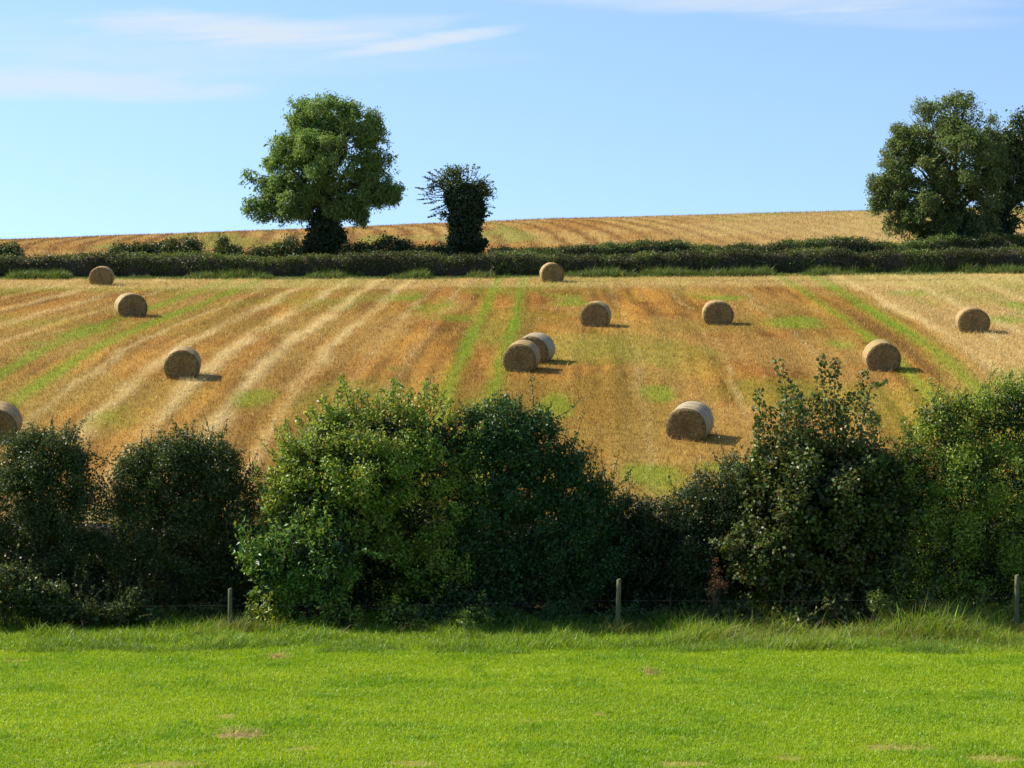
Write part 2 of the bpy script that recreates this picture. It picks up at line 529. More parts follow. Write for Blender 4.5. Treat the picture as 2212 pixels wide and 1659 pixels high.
# --- stubble field
def row_u(x, y):
    """row coordinate: rows run up the slope, fanning slightly and curving on the right"""
    t = y - 100.0
    k = 0.030 - 0.0011 * x
    return x - k * t - 0.9 * sstep(8, 20, x) * np.sin((y - 96) / 16.0) * 0.5 + 0.10 * np.sin(y / 9.0 + x * 0.1)


DARK = [(-13.0, .16, .6), (-8.55, .15, .7), (-6.4, .2, .6), (-2.5, .12, .6), (-0.6, .2, .5), (3.4, .12, .35), (5.0, .14, .6), (7.2, .12, .35), (9.8, .12, .5), (12.2, .2, .3), (17.6, .35, .5), (15.2, .2, .3), (21.5, .2, .35), (23.7, .2, .3), (-21, .2, .4), (-15.2, .2, .5), (-18.8, .25, .4)]
PALE = [(-30, .7, .5), (-27.2, .8, .5), (-24.6, .7, .45), (-22.2, .6, .4), (-16.2, .45, .5), (-14.0, .7, .75), (-11.7, .8, .9), (-9.6, .75, 1.0), (-7.6, .6, .7), (-5.6, .5, .35), (-3.8, .4, .3),
        (9.2, .16, .45), (20.3, .8, .9), (22.3, .7, .75), (24.0, .8, .85), (26.3, .6, .6), (28.4, 1.0, .85), (31, .8, .7), (33.5, 1, .8), (5.6, .5, .2), (13.2, .2, .3)]
GREEN = [(-19.8, .40, .75), (-17.7, .40, .85), (-1.75, .34, 1.0), (0.0, .32, 1.0), (16.6, .34, .85), (18.7, .46, 1.0)]
PATCH = [(190, 713, 55, 16), (95, 745, 60, 10), (235, 905, 60, 30), (250, 915, 50, 24), (950, 662, 45, 16), (850, 797, 18, 5), (1195, 880, 30, 24), (1000, 690, 60, 10), (1810, 746, 28, 10), (1730, 695, 70, 12),
         (1985, 645, 40, 16), (2185, 660, 36, 22), (1230, 652, 60, 12), (880, 640, 40, 8), (555, 860, 50, 22), (1410, 850, 40, 18), (2160, 690, 40, 10), (1420, 1040, 60, 30), (1530, 640, 60, 10), (1010, 880, 60, 30), (330, 990, 40, 20), (1560, 1010, 60, 14)]
_patch = []
for q in PATCH:
    h = ground_hit(q[0], q[1], 58, 132)
    s = h[1] / F_PX
    h2 = ground_hit(q[0], q[1] + q[3], 58, 132)
    _patch.append((h[0], h[1], q[2] * s, max(abs(h[1] - h2[1]), 0.6)))


def field_masks(x, y):
    x = np.asarray(x, float); y = np.asarray(y, float)
    u = row_u(x, y)
    j = (N3.fbm(x * 0.9, y * 0.35, 3) - 0.5) * 0.9
    pale = np.zeros_like(x)
    for c, w, a in PALE:
        brk = 0.45 + 0.55 * sstep(0.36, 0.58, N2.fbm(y * 0.13 + c * 3.1, x * 0.2 + c, 3))
        pale = np.maximum(pale, a * brk * np.exp(-((u + j * 0.8 - c) / (w * 0.46)) ** 2))
    pale = np.maximum(pale, 0.28 * sstep(19.3, 20.5, u + j))
    gr = np.zeros_like(x)
    for c, w, a in GREEN:
        brk = 0.7 + 0.3 * sstep(0.35, 0.6, N4.fbm(y * 0.18 + c * 2.3, x * 0.25, 3))
        gr = np.maximum(gr, a * brk * np.exp(-((u + j * 0.25 - c) / w) ** 2))
    wob = (N1.fbm(x * 0.5, y * 0.28, 4) - 0.5) * 5.0
    for (a, b, rx, ry) in _patch:
        gr = np.maximum(gr, 0.68 * (1 - sstep(-0.5, 1.9, ((u + 0.03 * (y - 100) * 0 - row_u(np.array(a), np.array(b))) / rx) ** 2 + ((y - b) / ry) ** 2 + wob)))
    gr = np.maximum(gr, 0.28 * sstep(0.55, 0.72, N2.fbm(x * 0.16 + 30, y * 0.09 + 11, 4)))
    head = sstep(121.5, 124.5, y + (N1.fbm(x * 0.3, y * 0.3, 3) - .5) * 3.5) * (0.75 + 0.5 * (N3.fbm(x * 0.25, y * 1.4, 3) - 0.4))
    edge = sstep(131.2, 132.4, y + (N2.fbm(x * .6, y * .6, 3) - .5) * 2.0)
    return u, pale, np.clip(gr, 0, 1), np.clip(head, 0, 1), edge


C_OR = np.array((0.39, 0.212, 0.042)); C_BR = np.array((0.29, 0.140, 0.028)); C_OL = np.array((0.28, 0.205, 0.036))
C_PALE = np.array((0.66, 0.52, 0.24)); C_GR = np.array((0.21, 0.31, 0.02)); C_TAN = np.array((0.42, 0.27, 0.075))


def field_col(x, y):
    u, pale, gr, head, edge = field_masks(x, y)
    n = N1.fbm(u * 0.55, y * 0.12, 4); n2 = N4.fbm(u * 0.3 + 9, y * 0.10, 4)
    c = mix(C_BR, C_OR, sstep(0.38, 0.68, n))
    fine = N2.fbm(u * 2.3 + 50, y * 0.06, 3)                 # drill rows and combine passes
    c = c * (0.70 + 0.6 * sstep(0.32, 0.68, fine))[..., None]
    dark = np.zeros_like(u)
    for q, wd, am in DARK:
        dark = np.maximum(dark, am * np.exp(-((u + 0.15 * (N3.fbm(x * .5, y * .25, 2) - .5) - q) / wd) ** 2) * sstep(.36, .55, N1.fbm(y * .12 + q, u * 0 + q, 3)))
    c = mix(c, (0.17, 0.085, 0.028), dark)
    c = mix(c, C_TAN, sstep(0.48, 0.66, n2) * 0.55)
    c = mix(c, C_OL, sstep(0.5, 0.68, N3.fbm(x * 0.2, y * 0.14 + 4, 4)) * 0.5)
    c = mix(c, C_TAN, 0.25 * sstep(-2, -8, u) + 0.5 * sstep(18.5, 21, u))
    c = mix(c, C_PALE, np.clip(pale, 0, 1) * 0.8)
    c = mix(c, C_GR, gr * 0.85)
    c = mix(c, C_PALE * np.array((0.80, 0.80, 0.66)), head * 0.6)
    wv_ = (N2.fbm(x * .25, y * 0 + 2, 3) - .5) * 1.6
    c = mix(c, (0.20, 0.13, 0.045), 0.65 * np.exp(-((y - 127.6 + wv_) / .45) ** 2) * sstep(.35, .6, N4.fbm(x * .2 + 7, y * 0 + 2, 3)))   # wheel rut along the headland
    c = mix(c, (0.10, 0.15, 0.03), edge)
    return c


grid(xs_for(48, 0.3), np.arange(60, 133.01, 0.4), field_col, 'stubble_field', M_STUBBLE)


# --- bank and verge between the two far hedges
def bank_col(x, y):
    n = N2.fbm(x * 0.7, y * 0.7, 3)
    return mix((0.05, 0.085, 0.02), (0.12, 0.14, 0.04), n)


grid(xs_for(52, 0.8), np.arange(133.0, 142.01, 0.6), bank_col, 'hedge_bank', M_MEADOW)


# --- upper field
def upper_u(x, y):
    return x + (y - 170) * (0.12 - 0.001 * x) + 0.8 * np.sin(y / 10.0 + x * 0.06)


def upper_masks(x, y):
    u = upper_u(x, y)
    rows = 0.5 + 0.5 * np.cos(u * 2 * np.pi / 2.3)
    rows = sstep(0.45, 0.95, rows + (N2.fbm(x * 0.4, y * 0.2, 3) - .5) * 0.6)
    gr = sstep(0.56, 0.70, N3.fbm(u * 0.25 + 3, y * 0.06 + 8, 3)) * 0.8
    gr = np.maximum(gr, np.exp(-((x - 40) / 7) ** 2 - ((y - 196) / 10) ** 2))
    pale = sstep(6, 24, x + (N1.fbm(x * .1, y * .1, 3) - .5) * 20)
    return rows, gr, pale


def upper_col(x, y):
    rows, gr, pale = upper_masks(x, y)
    c = mix((0.36, 0.19, 0.045), (0.44, 0.28, 0.085), sstep(0.3, 0.7, N1.fbm(x * 0.18, y * 0.12, 4)))
    c = mix(c, (0.22, 0.11, 0.03), rows * (1 - pale * 0.45) * 0.9)
    c = mix(c, (0.48, 0.36, 0.14), pale * 0.45)
    c = mix(c, (0.24, 0.27, 0.05), gr * 0.75)
    far = sstep(218, 232, y + 0 * x)
    return mix(c, (0.13, 0.24, 0.03), far)


grid(xs_for(66, 0.5), np.concatenate([np.arange(142.0, 232.01, 0.7)]), upper_col, 'upper_field', M_STUBBLE)
grid(np.concatenate([-np.geomspace(5000, 80, 20), np.arange(-70, 140.1, 3), np.geomspace(150, 5000, 20)]),
     np.concatenate([np.arange(232.0, 340.1, 3), np.geomspace(350, 5800, 26)]), lambda x, y: mix((0.11, 0.22, 0.03), (0.16, 0.25, 0.05), N1.fbm(x * .02, y * .02, 3)), 'ground', M_BASE)

# ------------------------------------------------------------------ grass and stubble (uncountable)
rng = np.random.default_rng(77)


def scatter_xy(n, y0, y1, slope=0.262, extra=2.5, bias=1.0):
    """uniform over the strip y0..y1 that widens with distance"""
    y = y0 + (y1 - y0) * rng.random(n * 2) ** bias
    x = rng.uniform(-1, 1, n * 2) * (slope * y1 + extra)
    k = np.abs(x) < slope * y + extra
    return x[k][:n], y[k][:n]


# meadow sward
x, y = scatter_xy(500000, 31.5, 53.8, .262, 4.5)
dry = meadow_dry(x, y)
tuft = N3.fbm(x * 1.3, y * 1.3, 4)
dry = dry * 0.8
kp = rng.random(len(x)) > dry * 0.78
x, y, dry, tuft = x[kp], y[kp], dry[kp], tuft[kp]
n = len(x)
band = sstep(0.42, 0.62, N4.fbm(x * 0.10, y * 0.9, 3))
tone = sstep(.3, .7, N2.fbm(x * .35, y * .35, 4))
cc = mix((0.17, 0.315, 0.009), (0.325, 0.435, 0.015), rng.random(n) * 0.35 + 0.25 * band + 0.4 * tone)
cc = mix(cc, (0.12, 0.27, 0.014), sstep(0.55, 0.72, tuft) * 0.55)
cc = mix(cc, (0.46, 0.40, 0.12), np.clip((rng.random(n) < 0.03) * 0.8 + dry * (rng.random(n) < 0.9), 0, 1))
h = (0.055 + 0.05 * rng.random(n)) * (0.85 + 0.45 * sstep(0.5, 0.75, tuft)) * (1 - 0.5 * dry)
b = blades(np.stack([x, y, T(x, y) - 0.005], 1), h, 0.013 + 0.006 * rng.random(n), rng, 0.42, cc, (0.12, -0.02))
tag(build_blades('meadow_grass', b, M_GRASS), 'short bright green grass of the mown meadow in the foreground', 'grass', kind='stuff')

# long verge grass along the foot of the hedgerow
x, y = scatter_xy(120000, 48.4, 54.8, .262, 4.5)
edge_n = N2.fbm(x * 0.5, y * 0.3, 3)
dens = sstep(48.6 + 1.2 * (edge_n - 0.3), 50.2, y)
tus = N4.fbm(x * 0.75, y * 0.75, 3)
kp = rng.random(len(x)) < dens * (0.75 + 0.5 * sstep(0.4, 0.6, tus))
x, y, tus = x[kp], y[kp], tus[kp]; n = len(x)
right = sstep(2.5, 6.5, x)
h = (0.11 + 0.20 * rng.random(n)) * (0.75 + 1.1 * sstep(0.42, 0.68, tus)) * (1 + 0.9 * right * (0.3 + sstep(.4, .6, N1.fbm(x * .4 + 9, y * .4, 3))))
cc = mix((0.10, 0.21, 0.018), (0.24, 0.36, 0.03), rng.random(n)) * np.exp(rng.normal(size=(n, 1)) * .25)
cc = mix(cc, (0.26, 0.25, 0.09), np.clip((rng.random(n) < 0.10 + 0.25 * right) * 0.8, 0, 1))
b = blades(np.stack([x, y, T(x, y) - 0.01], 1), h, 0.012 + 0.008 * rng.random(n), rng, 0.75, cc, (0.25, -0.08))
# coarse tussocks left by the mower along the front of the verge
x, y = scatter_xy(60000, 48.3, 50.8, .262, 3.0)
tq = N1.fbm(x * .7 + 31, y * 1.1 + 4, 3)
kp = (tq > .53) & (rng.random(len(x)) < .8); x, y, tq = x[kp], y[kp], tq[kp]; n = len(x)
b += blades(np.stack([x, y, T(x, y) - .01], 1), (.10 + .16 * rng.random(n)) * (.7 + 3 * (tq - .53)), .014, rng, .7, mix((0.07, 0.15, 0.02), (0.17, 0.27, 0.035), rng.random(n)), (.3, -.1))
# growth round the fence posts
for px_ in (-7.25, 2.75, 13.0):
    n = 420; x = px_ + rng.normal(size=n) * .32; y = 52.55 + rng.normal(size=n) * .18
    b += blades(np.stack([x, y, T(x, y)], 1), .25 + .35 * rng.random(n), .011, rng, .45, mix((0.09, 0.17, 0.025), (0.28, 0.27, 0.09), rng.random(n)), (.25, 0))
x, y = scatter_xy(2600, 50.6, 53.4)
kp = rng.random(len(x)) < 0.06 + 0.9 * sstep(3.0, 6.0, x) * (1 - 0.4 * sstep(11, 12, x)) + 0.5 * np.exp(-((x + 7.8) / 0.6) ** 2)
x, y = x[kp], y[kp]; n = len(x)
b += blades(np.stack([x, y, T(x, y)], 1), 0.30 + 0.55 * rng.random(n) ** 1.5, 0.009, rng, 0.55, mix((0.30, 0.24, 0.11), (0.42, 0.34, 0.17), rng.random(n)), (0.55, -0.08))
tag(build_blades('verge_grass', b, M_GRASS), 'long unmown grass and dry seed stalks along the foot of the hedgerow', 'grass', kind='stuff')

# stubble of the lower field
x, y = scatter_xy(420000, 61.0, 132.3, 0.262, 3.0, 1.4)
u, pale, gr, head, edge = field_masks(x, y)
base = field_col(x, y); n = len(x)
lie = rng.random(n) < 0.12 + 0.8 * np.clip(pale + head, 0, 1)
cc = base * np.exp(rng.normal(size=(n, 1)) * 0.32)
cc = mix(cc, np.minimum(C_PALE * 1.25, .85), (rng.random(n) < 0.03 + 0.75 * np.clip(pale + 0.35 * head, 0, 1)) * 0.85)
cc = mix(cc, (0.18, 0.33, 0.03), (rng.random(n) < gr * 0.7) * 0.8)
kp = rng.random(n) > 0.0
hh = np.where(lie, 0.16 + 0.16 * rng.random(n), 0.09 + 0.07 * rng.random(n))
st = ~lie
b = blades(np.stack([x, y, T(x, y) - 0.01], 1)[st], hh[st], 0.016, rng, 0.25, cc[st], (0.03, 0))
b += blades(np.stack([x, y, T(x, y) + 0.01], 1)[lie], hh[lie], 0.017, rng, 1.3, cc[lie], (0.0, 0.0))
# loose straw heaped along the combine rows
x, y = scatter_xy(420000, 61.0, 121, 0.262, 3.0, 1.3)
u, pale, gr, head, edge = field_masks(x, y)
kp = rng.random(len(x)) < np.clip(pale, 0, 1) ** 1.6 * 0.62
x, y = x[kp], y[kp]; n = len(x)
b += blades(np.stack([x, y, T(x, y) + 0.04 + 0.06 * rng.random(n)], 1), 0.15 + 0.18 * rng.random(n), 0.013, rng, 1.5, mix((0.55, 0.42, 0.18), (0.82, 0.70, 0.40), rng.random(n)))
stub_b = b

# stubble of the upper field
x, y = scatter_xy(90000, 142.5, 214, 0.262, 6.0)
base = upper_col(x, y); n = len(x)
cc = base * np.exp(rng.normal(size=(n, 1)) * 0.14)
b = blades(np.stack([x, y, T(x, y) - 0.01], 1), 0.12 + 0.16 * rng.random(n), 0.03, rng, 0.5, cc)
tag(build_blades('upper_stubble', b, M_STRAW), 'stubble on the upper field below the skyline', 'stubble', kind='stuff')

# rough grass at the foot of the far hedge
x, y = scatter_xy(60000, 131.4, 134.2, 0.262, 5.0)
tus = N2.fbm(x * 0.5, y * 0.5, 3)
kp = rng.random(len(x)) < sstep(131.6, 132.6, y + (tus - .5)) * (0.75 + sstep(.35, .6, tus))
x, y, tus = x[kp], y[kp], tus[kp]; n = len(x)
cc = mix((0.06, 0.115, 0.028), (0.11, 0.17, 0.04), rng.random(n)); cc = mix(cc, (0.28, 0.24, 0.11), (rng.random(n) < 0.12) * .8)
b = blades(np.stack([x, y, T(x, y) - 0.01], 1), (0.14 + 0.22 * rng.random(n)) * (0.4 + 2.0 * sstep(.45, .68, tus)), 0.03, rng, 0.4, cc, (0.1, 0))
tag(build_blades('hedge_foot_grass', b, M_GRASS), 'rough green grass along the foot of the far clipped hedge', 'grass', kind='stuff')


# ------------------------------------------------------------------ straw bales
def bale_meshes(seed):
    rg = np.random.default_rng(seed)
    R, HL = 0.72, 0.61
    nth = 72
    th = np.linspace(0, 2 * np.pi, nth, endpoint=False)
    ph = rg.uniform(0, 6.28, 6)
    lump = 1 + 0.010 * np.sin(3 * th + ph[0]) + 0.008 * np.sin(5 * th + ph[1]) + 0.006 * np.sin(11 * th + ph[2])

    def ring(r, yv, amp=0.0):
        rr = r * lump * (1 + amp * rg.normal(size=nth))
        xx = np.sin(th) * rr; zz = np.cos(th) * rr * 0.97
        k = -0.53                                           # the bale has settled on its base
        zz = np.where(zz < k + 0.08, k + 0.08 - 0.08 * (1 - np.exp(-(k + 0.08 - zz) / 0.08)), zz)
        return np.stack([xx, np.full(nth, 0.0) + yv, zz], 1)
    prof = [(0.0, -HL + 0.02), (0.12, -HL + 0.012), (0.28, -HL + 0.0), (0.42, -HL - 0.008), (0.54, -HL), (0.63, -HL + 0.01), (0.685, -HL + 0.035), (R, -HL + 0.09), (R, -0.3), (R, 0.0), (R, 0.3),
            (R, HL - 0.09), (0.685, HL - 0.035), (0.63, HL - 0.01), (0.54, HL), (0.42, HL + 0.008), (0.28, HL), (0.12, HL - 0.012), (0.0, HL - 0.02)]
    V = []
    for r, yv in prof:
        q = ring(max(r, 0.004), yv, 0.006)
        q[:, 1] += rg.normal(size=nth) * 0.010 * (r > 0.05) * (r < 0.7)
        V.append(q)
    V = np.concatenate(V); m = len(prof)
    i = np.arange(m - 1)[:, None] * nth; j = np.arange(nth)[None, :]; k = (j + 1) % nth
    Fq = np.stack([i + j, i + nth + j, i + nth + k, i + k], -1).reshape(-1, 4)
    core = [(V, Fq, None)]
    # loose straws bristling from the two end faces and rims
    ns = 900
    r = R * np.sqrt(rg.random(ns)) * 0.98; r[:380] = R * rg.uniform(0.93, 1.0, 380)
    t2 = rg.uniform(0, 6.283, ns); sgn = np.where(rg.random(ns) < 0.7, -1.0, 1.0)
    p = np.stack([np.sin(t2) * r, sgn * (HL - 0.01), np.cos(t2) * r * 0.97], 1)
    ok = p[:, 2] > -0.5; p = p[ok]; t2 = t2[ok]; sgn = sgn[ok]; r = r[ok]; nn = len(p)
    tang = np.stack([np.cos(t2), np.zeros(nn), -np.sin(t2)], 1); rad_ = np.stack([np.sin(t2), np.zeros(nn), np.cos(t2)], 1)
    d = norm(tang * rg.choice([-1, 1], nn)[:, None] + rad_ * rg.normal(size=(nn, 1)) * 0.35 + np.stack([np.zeros(nn), sgn * rg.uniform(0.05, 0.5, nn), np.zeros(nn)], 1) + rad_ * ((r > 0.66) * 0.35)[:, None])
    Ls = rg.uniform(0.05, 0.14, nn)[:, None]; sd = norm(np.cross(d, rg.normal(size=(nn, 3)))) * 0.005
    v = np.stack([p - sd, p + sd, p + d * Ls + sd * .6, p + d * Ls - sd * .6], 1).reshape(-1, 3)
    core.append((v, np.arange(nn * 4).reshape(-1, 4), None))
    # net wrap: ridged sleeve a little proud of the straw, short of the faces
    prof2 = []
    ys = np.linspace(-HL + 0.07, HL - 0.07, 27)
    for q, yv in enumerate(ys):
        e = min(q, 26 - q)
        rr = R + 0.006 + (0.007 if q % 4 < 2 else 0.0) - (0.016 if e == 0 else 0)
        prof2.append((rr, yv))
    V2 = np.concatenate([ring(r_, y_, 0.0035) for r_, y_ in prof2])
    V2[:, 2] -= 0.004 * (V2[:, 2] < -0.4)
    m2 = len(prof2); i = np.arange(m2 - 1)[:, None] * nth
    F2 = np.stack([i + j, i + nth + j, i + nth + k, i + k], -1).reshape(-1, 4)
    return core, [(V2, F2, None)]


PROTO = []
for s in range(4):
    core, net = bale_meshes(500 + s)
    holder = (build('straw_core', core, M_BALE, smooth=True), build('net_wrap', net, M_NET, smooth=True))
    PROTO.append(holder)

BALES = [  # px, base py, yaw in degrees (turn of the visible face), diameter scale, label
    (220, 620, 5, 1.0, 'small far bale close to the clipped hedge on the left'),
    (283, 688, 20, 1.0, 'bale on a green strip with its pale left edge lit'),
    (395, 822, 5, 1.0, 'bale among pale straw rows, above the broad hawthorn with wispy twigs'),
    (0, 957, 5, 1.0, 'bale cut off by the left edge of the picture'),
    (1155, 788, -15, 1.0, 'bale at the rear of the touching pair, ridged netting side showing'),
    (1127, 806, -9, 1.0, 'bale at the front of the touching pair'),
    (1287, 709, -10, 1.0, 'bale on brown stubble just up the slope from the touching pair'),
    (1192, 613, 5, 1.0, 'far bale set against the dark clipped hedge near the middle'),
    (1550, 705, -2, 1.0, 'bale alone on brown stubble left of the curving green tracks'),
    (1490, 955, -20, 1.0, 'bale nearest the viewer, alone above the dip in the bushes'),
    (1904, 805, -1, 1.0, 'bale beside a green track, just above the sycamore tips'),
    (2100, 722, -5, 1.0, 'bale on pale straw at the far right of the field'),
]
for i, (px, py, yaw, sc, lab) in enumerate(BALES):
    p = ground_hit(px, py - 3, 58, 132)
    # centre lies half a length behind the face we measured
    cy_ = p[1] + 0.5
    cx_ = p[0] * cy_ / p[1]
    cz = float(T(cx_, cy_))
    sl = float(T(cx_, cy_ + 0.8) - T(cx_, cy_ - 0.8)) / 1.6
    root = thing('straw_bale', (cx_, cy_, cz + 0.475 * sc), 'round ' + lab, 'straw bale', 'round straw bales left on the stubble', (math.atan(sl), 0, RAD(yaw)))
    rb = np.random.default_rng(3000 + i)
    root.scale = (sc * rb.uniform(.97, 1.05), sc * rb.uniform(.95, 1.05), sc * rb.uniform(.95, 1.02))   # each has settled differently
    root.rotation_euler[1] = rb.uniform(-.05, .05)
    for proto in PROTO[i % 4]:
        c = proto if i < 4 else proto.copy()
        if i >= 4: COL.objects.link(c)
        c.parent = root
        c.rotation_euler = (0, 0, 0)
        if i in (4, 9) and c.name.startswith('net_wrap'):      # wraps with more pale plastic showing
            c.data = c.data.copy(); c.data.materials[0] = M_NET_PALE


# straw shed round each bale belongs to the stubble layer
rb = np.random.default_rng(99)
for r_ in [o for o in COL.objects if o.name.startswith('straw_bale')]:
    n = 170; a = rb.uniform(0, 6.283, n); q = rb.uniform(.5, 1.25, n)
    xx = r_.location.x + np.cos(a) * q; yy = r_.location.y + np.sin(a) * q * 1.05
    stub_b += blades(np.stack([xx, yy, T(xx, yy) + .01], 1), .10 + .16 * rb.random(n), .014, rb, .8, mix((0.36, 0.22, 0.06), (0.62, 0.48, 0.22), rb.random(n)))
tag(build_blades('stubble', stub_b, M_STRAW), 'golden cut stubble and loose straw rows covering the sloping field', 'stubble', kind='stuff')


# ------------------------------------------------------------------ far hedges
def hedge(name, x0, x1, yc, wid, hfun, pal, seed, label, n_leaf, L, W, twig=0.6):
    rg = np.random.default_rng(seed)
    root = thing(name, ((x0 + x1) / 2, yc, float(T((x0 + x1) / 2, yc))), label, 'hedge', None)
    org = np.array(root.location)
    # twiggy inner body
    xs = np.arange(x0, x1 + .1, 0.35); pr = np.array([(-.36, -.05), (-.42, .3), (-.40, .62), (-.30, .82), (0.0, .9), (.30, .82), (.40, .62), (.42, .3), (.36, -.05)])
    V = []
    for xx in xs:
        hh = hfun(xx); q = np.zeros((len(pr), 3))
        q[:, 0] = xx + rg.normal(size=len(pr)) * .05; q[:, 1] = yc + pr[:, 0] * wid * (1 + rg.normal(size=len(pr)) * .08)
        q[:, 2] = T(xx, yc) + pr[:, 1] * hh * (1 + rg.normal(size=len(pr)) * .04)
        V.append(q)
    k = len(pr); i = np.arange(len(xs) - 1)[:, None] * k; j = np.arange(k - 1)[None, :]
    Fq = np.stack([i + j, i + j + 1, i + k + j + 1, i + k + j], -1).reshape(-1, 4)
    build('stems', [(np.concatenate(V), Fq, None)], M_TWIG, root, org)
    # leaves over front, top and back
    nc = n_leaf // 9
    xx = rg.uniform(x0, x1, nc); a = rg.random(nc)
    hh = hfun(xx); bulge = 0.42 * (N3.fbm(xx * .8, a * 3, 3) - .5)
    s = np.where(a < .45, 0, np.where(a < .82, 1, 2)); t = rg.random(nc)
    yy = np.where(s == 0, -wid * (.5 - .10 * t) + bulge, np.where(s == 1, (t - .5) * wid * .95, wid * (.5 - .1 * t) + bulge))
    zz = np.where(s == 1, hh * (1 - .10 * (2 * t - 1) ** 2 + .10 * (N2.fbm(xx * 1.1, t * 2 + 7, 3) - .5)), hh * t ** .85)
    c = np.stack([xx, yc + yy, T(xx, yc + yy) * 0 + T(xx, np.full(nc, yc)) + zz], 1)
    o = np.stack([np.zeros(nc), np.where(s == 0, -1, np.where(s == 1, 0, 1)), np.where(s == 1, 1.0, .15)], 1)
    # bare twiggy parts low on the face
    kp = (s != 0) | (N1.fbm(xx * .55 + 3, zz * .9, 3) + .35 * t > .42)
    c, o = c[kp], o[kp]
    kk = np.repeat(np.arange(len(c)), 9)
    p = c[kk] + rg.normal(size=(len(kk), 3)) * .11
    cols = palette(len(kk), rg, pal, jit=.22)
    sp_ = sstep(.35, .65, N4.fbm(p[:, 0] * .45, p[:, 2] * .5, 3))
    cols = mix(cols * .75, cols * np.array((1.35, 1.45, 1.1)), sp_)          # different species woven through the hedge
    build('foliage', [leaf_quads(p, o[kk], L, W, rg, .35, .5, 0, cols)], M_DULL, root, org)
    return root


PAL_HEDGE = [(5, (0.085, 0.11, 0.032)), (3, (0.07, 0.105, 0.028)), (1.5, (0.12, 0.10, 0.05)), (1, (0.105, 0.068, 0.036))]


def h_front(x):
    x = np.asarray(x, float)
    return 1.27 + 0.5 * (N1.fbm(x * .25 + 2, x * 0 + 3, 3) - .5) + .34 * (N2.fbm(x * 0.9, x * 0 + 9, 3) - .5)


def h_back(x):
    x = np.asarray(x, float)
    return 1.12 + 0.8 * (N1.fbm(x * .30 + 22, x * 0 + 5, 3) - .45) + .35 * (N2.fbm(x * 1.1, x * 0 + 1, 2) - .5) + 0.25 * sstep(3, 14, x)


hedge('clipped_hedge', -48, 48, 134.6, 1.7, h_front, PAL_HEDGE, 900, 'long clipped dark hedge along the top edge of the bale field', 95000, 0.12, 0.075)
hedge('rough_hedge', -1.5, 46, 138.3, 2.2, h_back, [(4, (0.06, 0.095, 0.025)), (3, (0.09, 0.12, 0.03)), (1, (0.10, 0.09, 0.04))], 901,
      'rougher untrimmed hedge rising behind the clipped hedge, below the right hand tree', 60000, 0.13, 0.08)


# ------------------------------------------------------------------ trees on the far hedge line
def tree(name, base_px, base_y, Y, lobes, label, cat, trunk_r, fork_py, pal, seed, n_cl, per, L, W, spread, gap=-0.62, mat=None, ivy=None, droop=0.5, fill=1500, group=None, twig_px=None, gapf=1.3, shell=0.33, up=0.45, puff=(22, .26)):
    rg = np.random.default_rng(seed)
    bx = at(base_px, base_y, Y)[0]; bz = float(T(bx, Y)); org = np.array([bx, Y, bz])
    root = thing(name, org, label, cat, group)
    lob = lobes_world(lobes, Y)
    fork = at(base_px, fork_py, Y)
    # trunk and limbs
    tb = [(np.array([org + (0, 0, -.3), org + (0, 0, .1), org * .5 + fork * .5 + rg.normal(size=3) * .06, fork]), np.array([trunk_r * 1.35, trunk_r * 1.1, trunk_r * .85, trunk_r * .65]))]
    heads = []
    for (p, r) in lob:
        st = fork + (0, 0, rg.uniform(-.3, .5)) + rg.normal(size=3) * .05
        c = bend(st, p + (0, 0, r[2] * .2), rg, .07, 8, .06)
        tb.append((c, np.linspace(trunk_r * .42, trunk_r * .09, 8)))
        for q in range(5):
            i0 = rg.integers(3, 7)
            e = p + norm(rg.normal(size=(1, 3)))[0] * r * rg.uniform(.6, .95)
            tb.append((bend(c[i0], e, rg, .08, 6, .04), np.linspace(trunk_r * .14, trunk_r * .03, 6)))
    if twig_px:
        for (a, b_, c_, d_) in twig_px:
            tb.append((bend(at(a, b_, Y), at(c_, d_, Y + rg.normal() * .4), rg, .06, 6), np.linspace(.04, .012, 6)))
    build('trunk', tubes(tb, 7), M_BARK, root, org, smooth=True)
    leaves, _ = foliage(lob, n_cl, per, L, W, spread, pal, seed, shell=shell, gap=gap, gapf=gapf, rough=.24, rfreq=2.6, up=up, outw=.7, droop=droop, stretch=(1, 1, 1.15), puff=puff)
    parts = [leaves]
    if twig_px:
        for (a, b_, c_, d_) in twig_px:
            lf, _s = shoot(at(a * .45 + c_ * .55, b_ * .45 + d_ * .55, Y), at(c_, d_, Y + rg.normal() * .6), rg, int(rg.integers(14, 64)), L, W, pal, .10 + .22 * rg.random(), .06 + .12 * rg.random(), .2, .6)
            parts.append(lf)
    if fill:
        inner = [(p, r * .62) for p, r in lob]
        fl, _ = foliage(inner, fill, 6, L * 1.5, W * 1.6, spread * 1.2, pal, seed + 1, shell=.5, gap=gap * .8, gapf=gapf, droop=droop)
        parts.append(fl)
    build('crown', parts, mat or M_TREE, root, org)
    if ivy:
        ilob = lobes_world(ivy[0], Y, .9)
        iv, _ = foliage(ilob, int(ivy[1] * 1.5), 8, .155, .13, .15, [(3, (0.030, 0.050, 0.018)), (2, (0.045, 0.068, 0.022))], seed + 2, shell=.12, rough=.12, rfreq=4, up=.2, outw=.9, droop=.5)
        inn, _ = foliage([(p, r * .7) for p, r in ilob], ivy[1] // 3, 6, .34, .3, .2, [(1, (0.03, 0.048, 0.018))], seed + 3, shell=.3)
        build('ivy', [iv, inn], M_IVY, root, org)
    return root


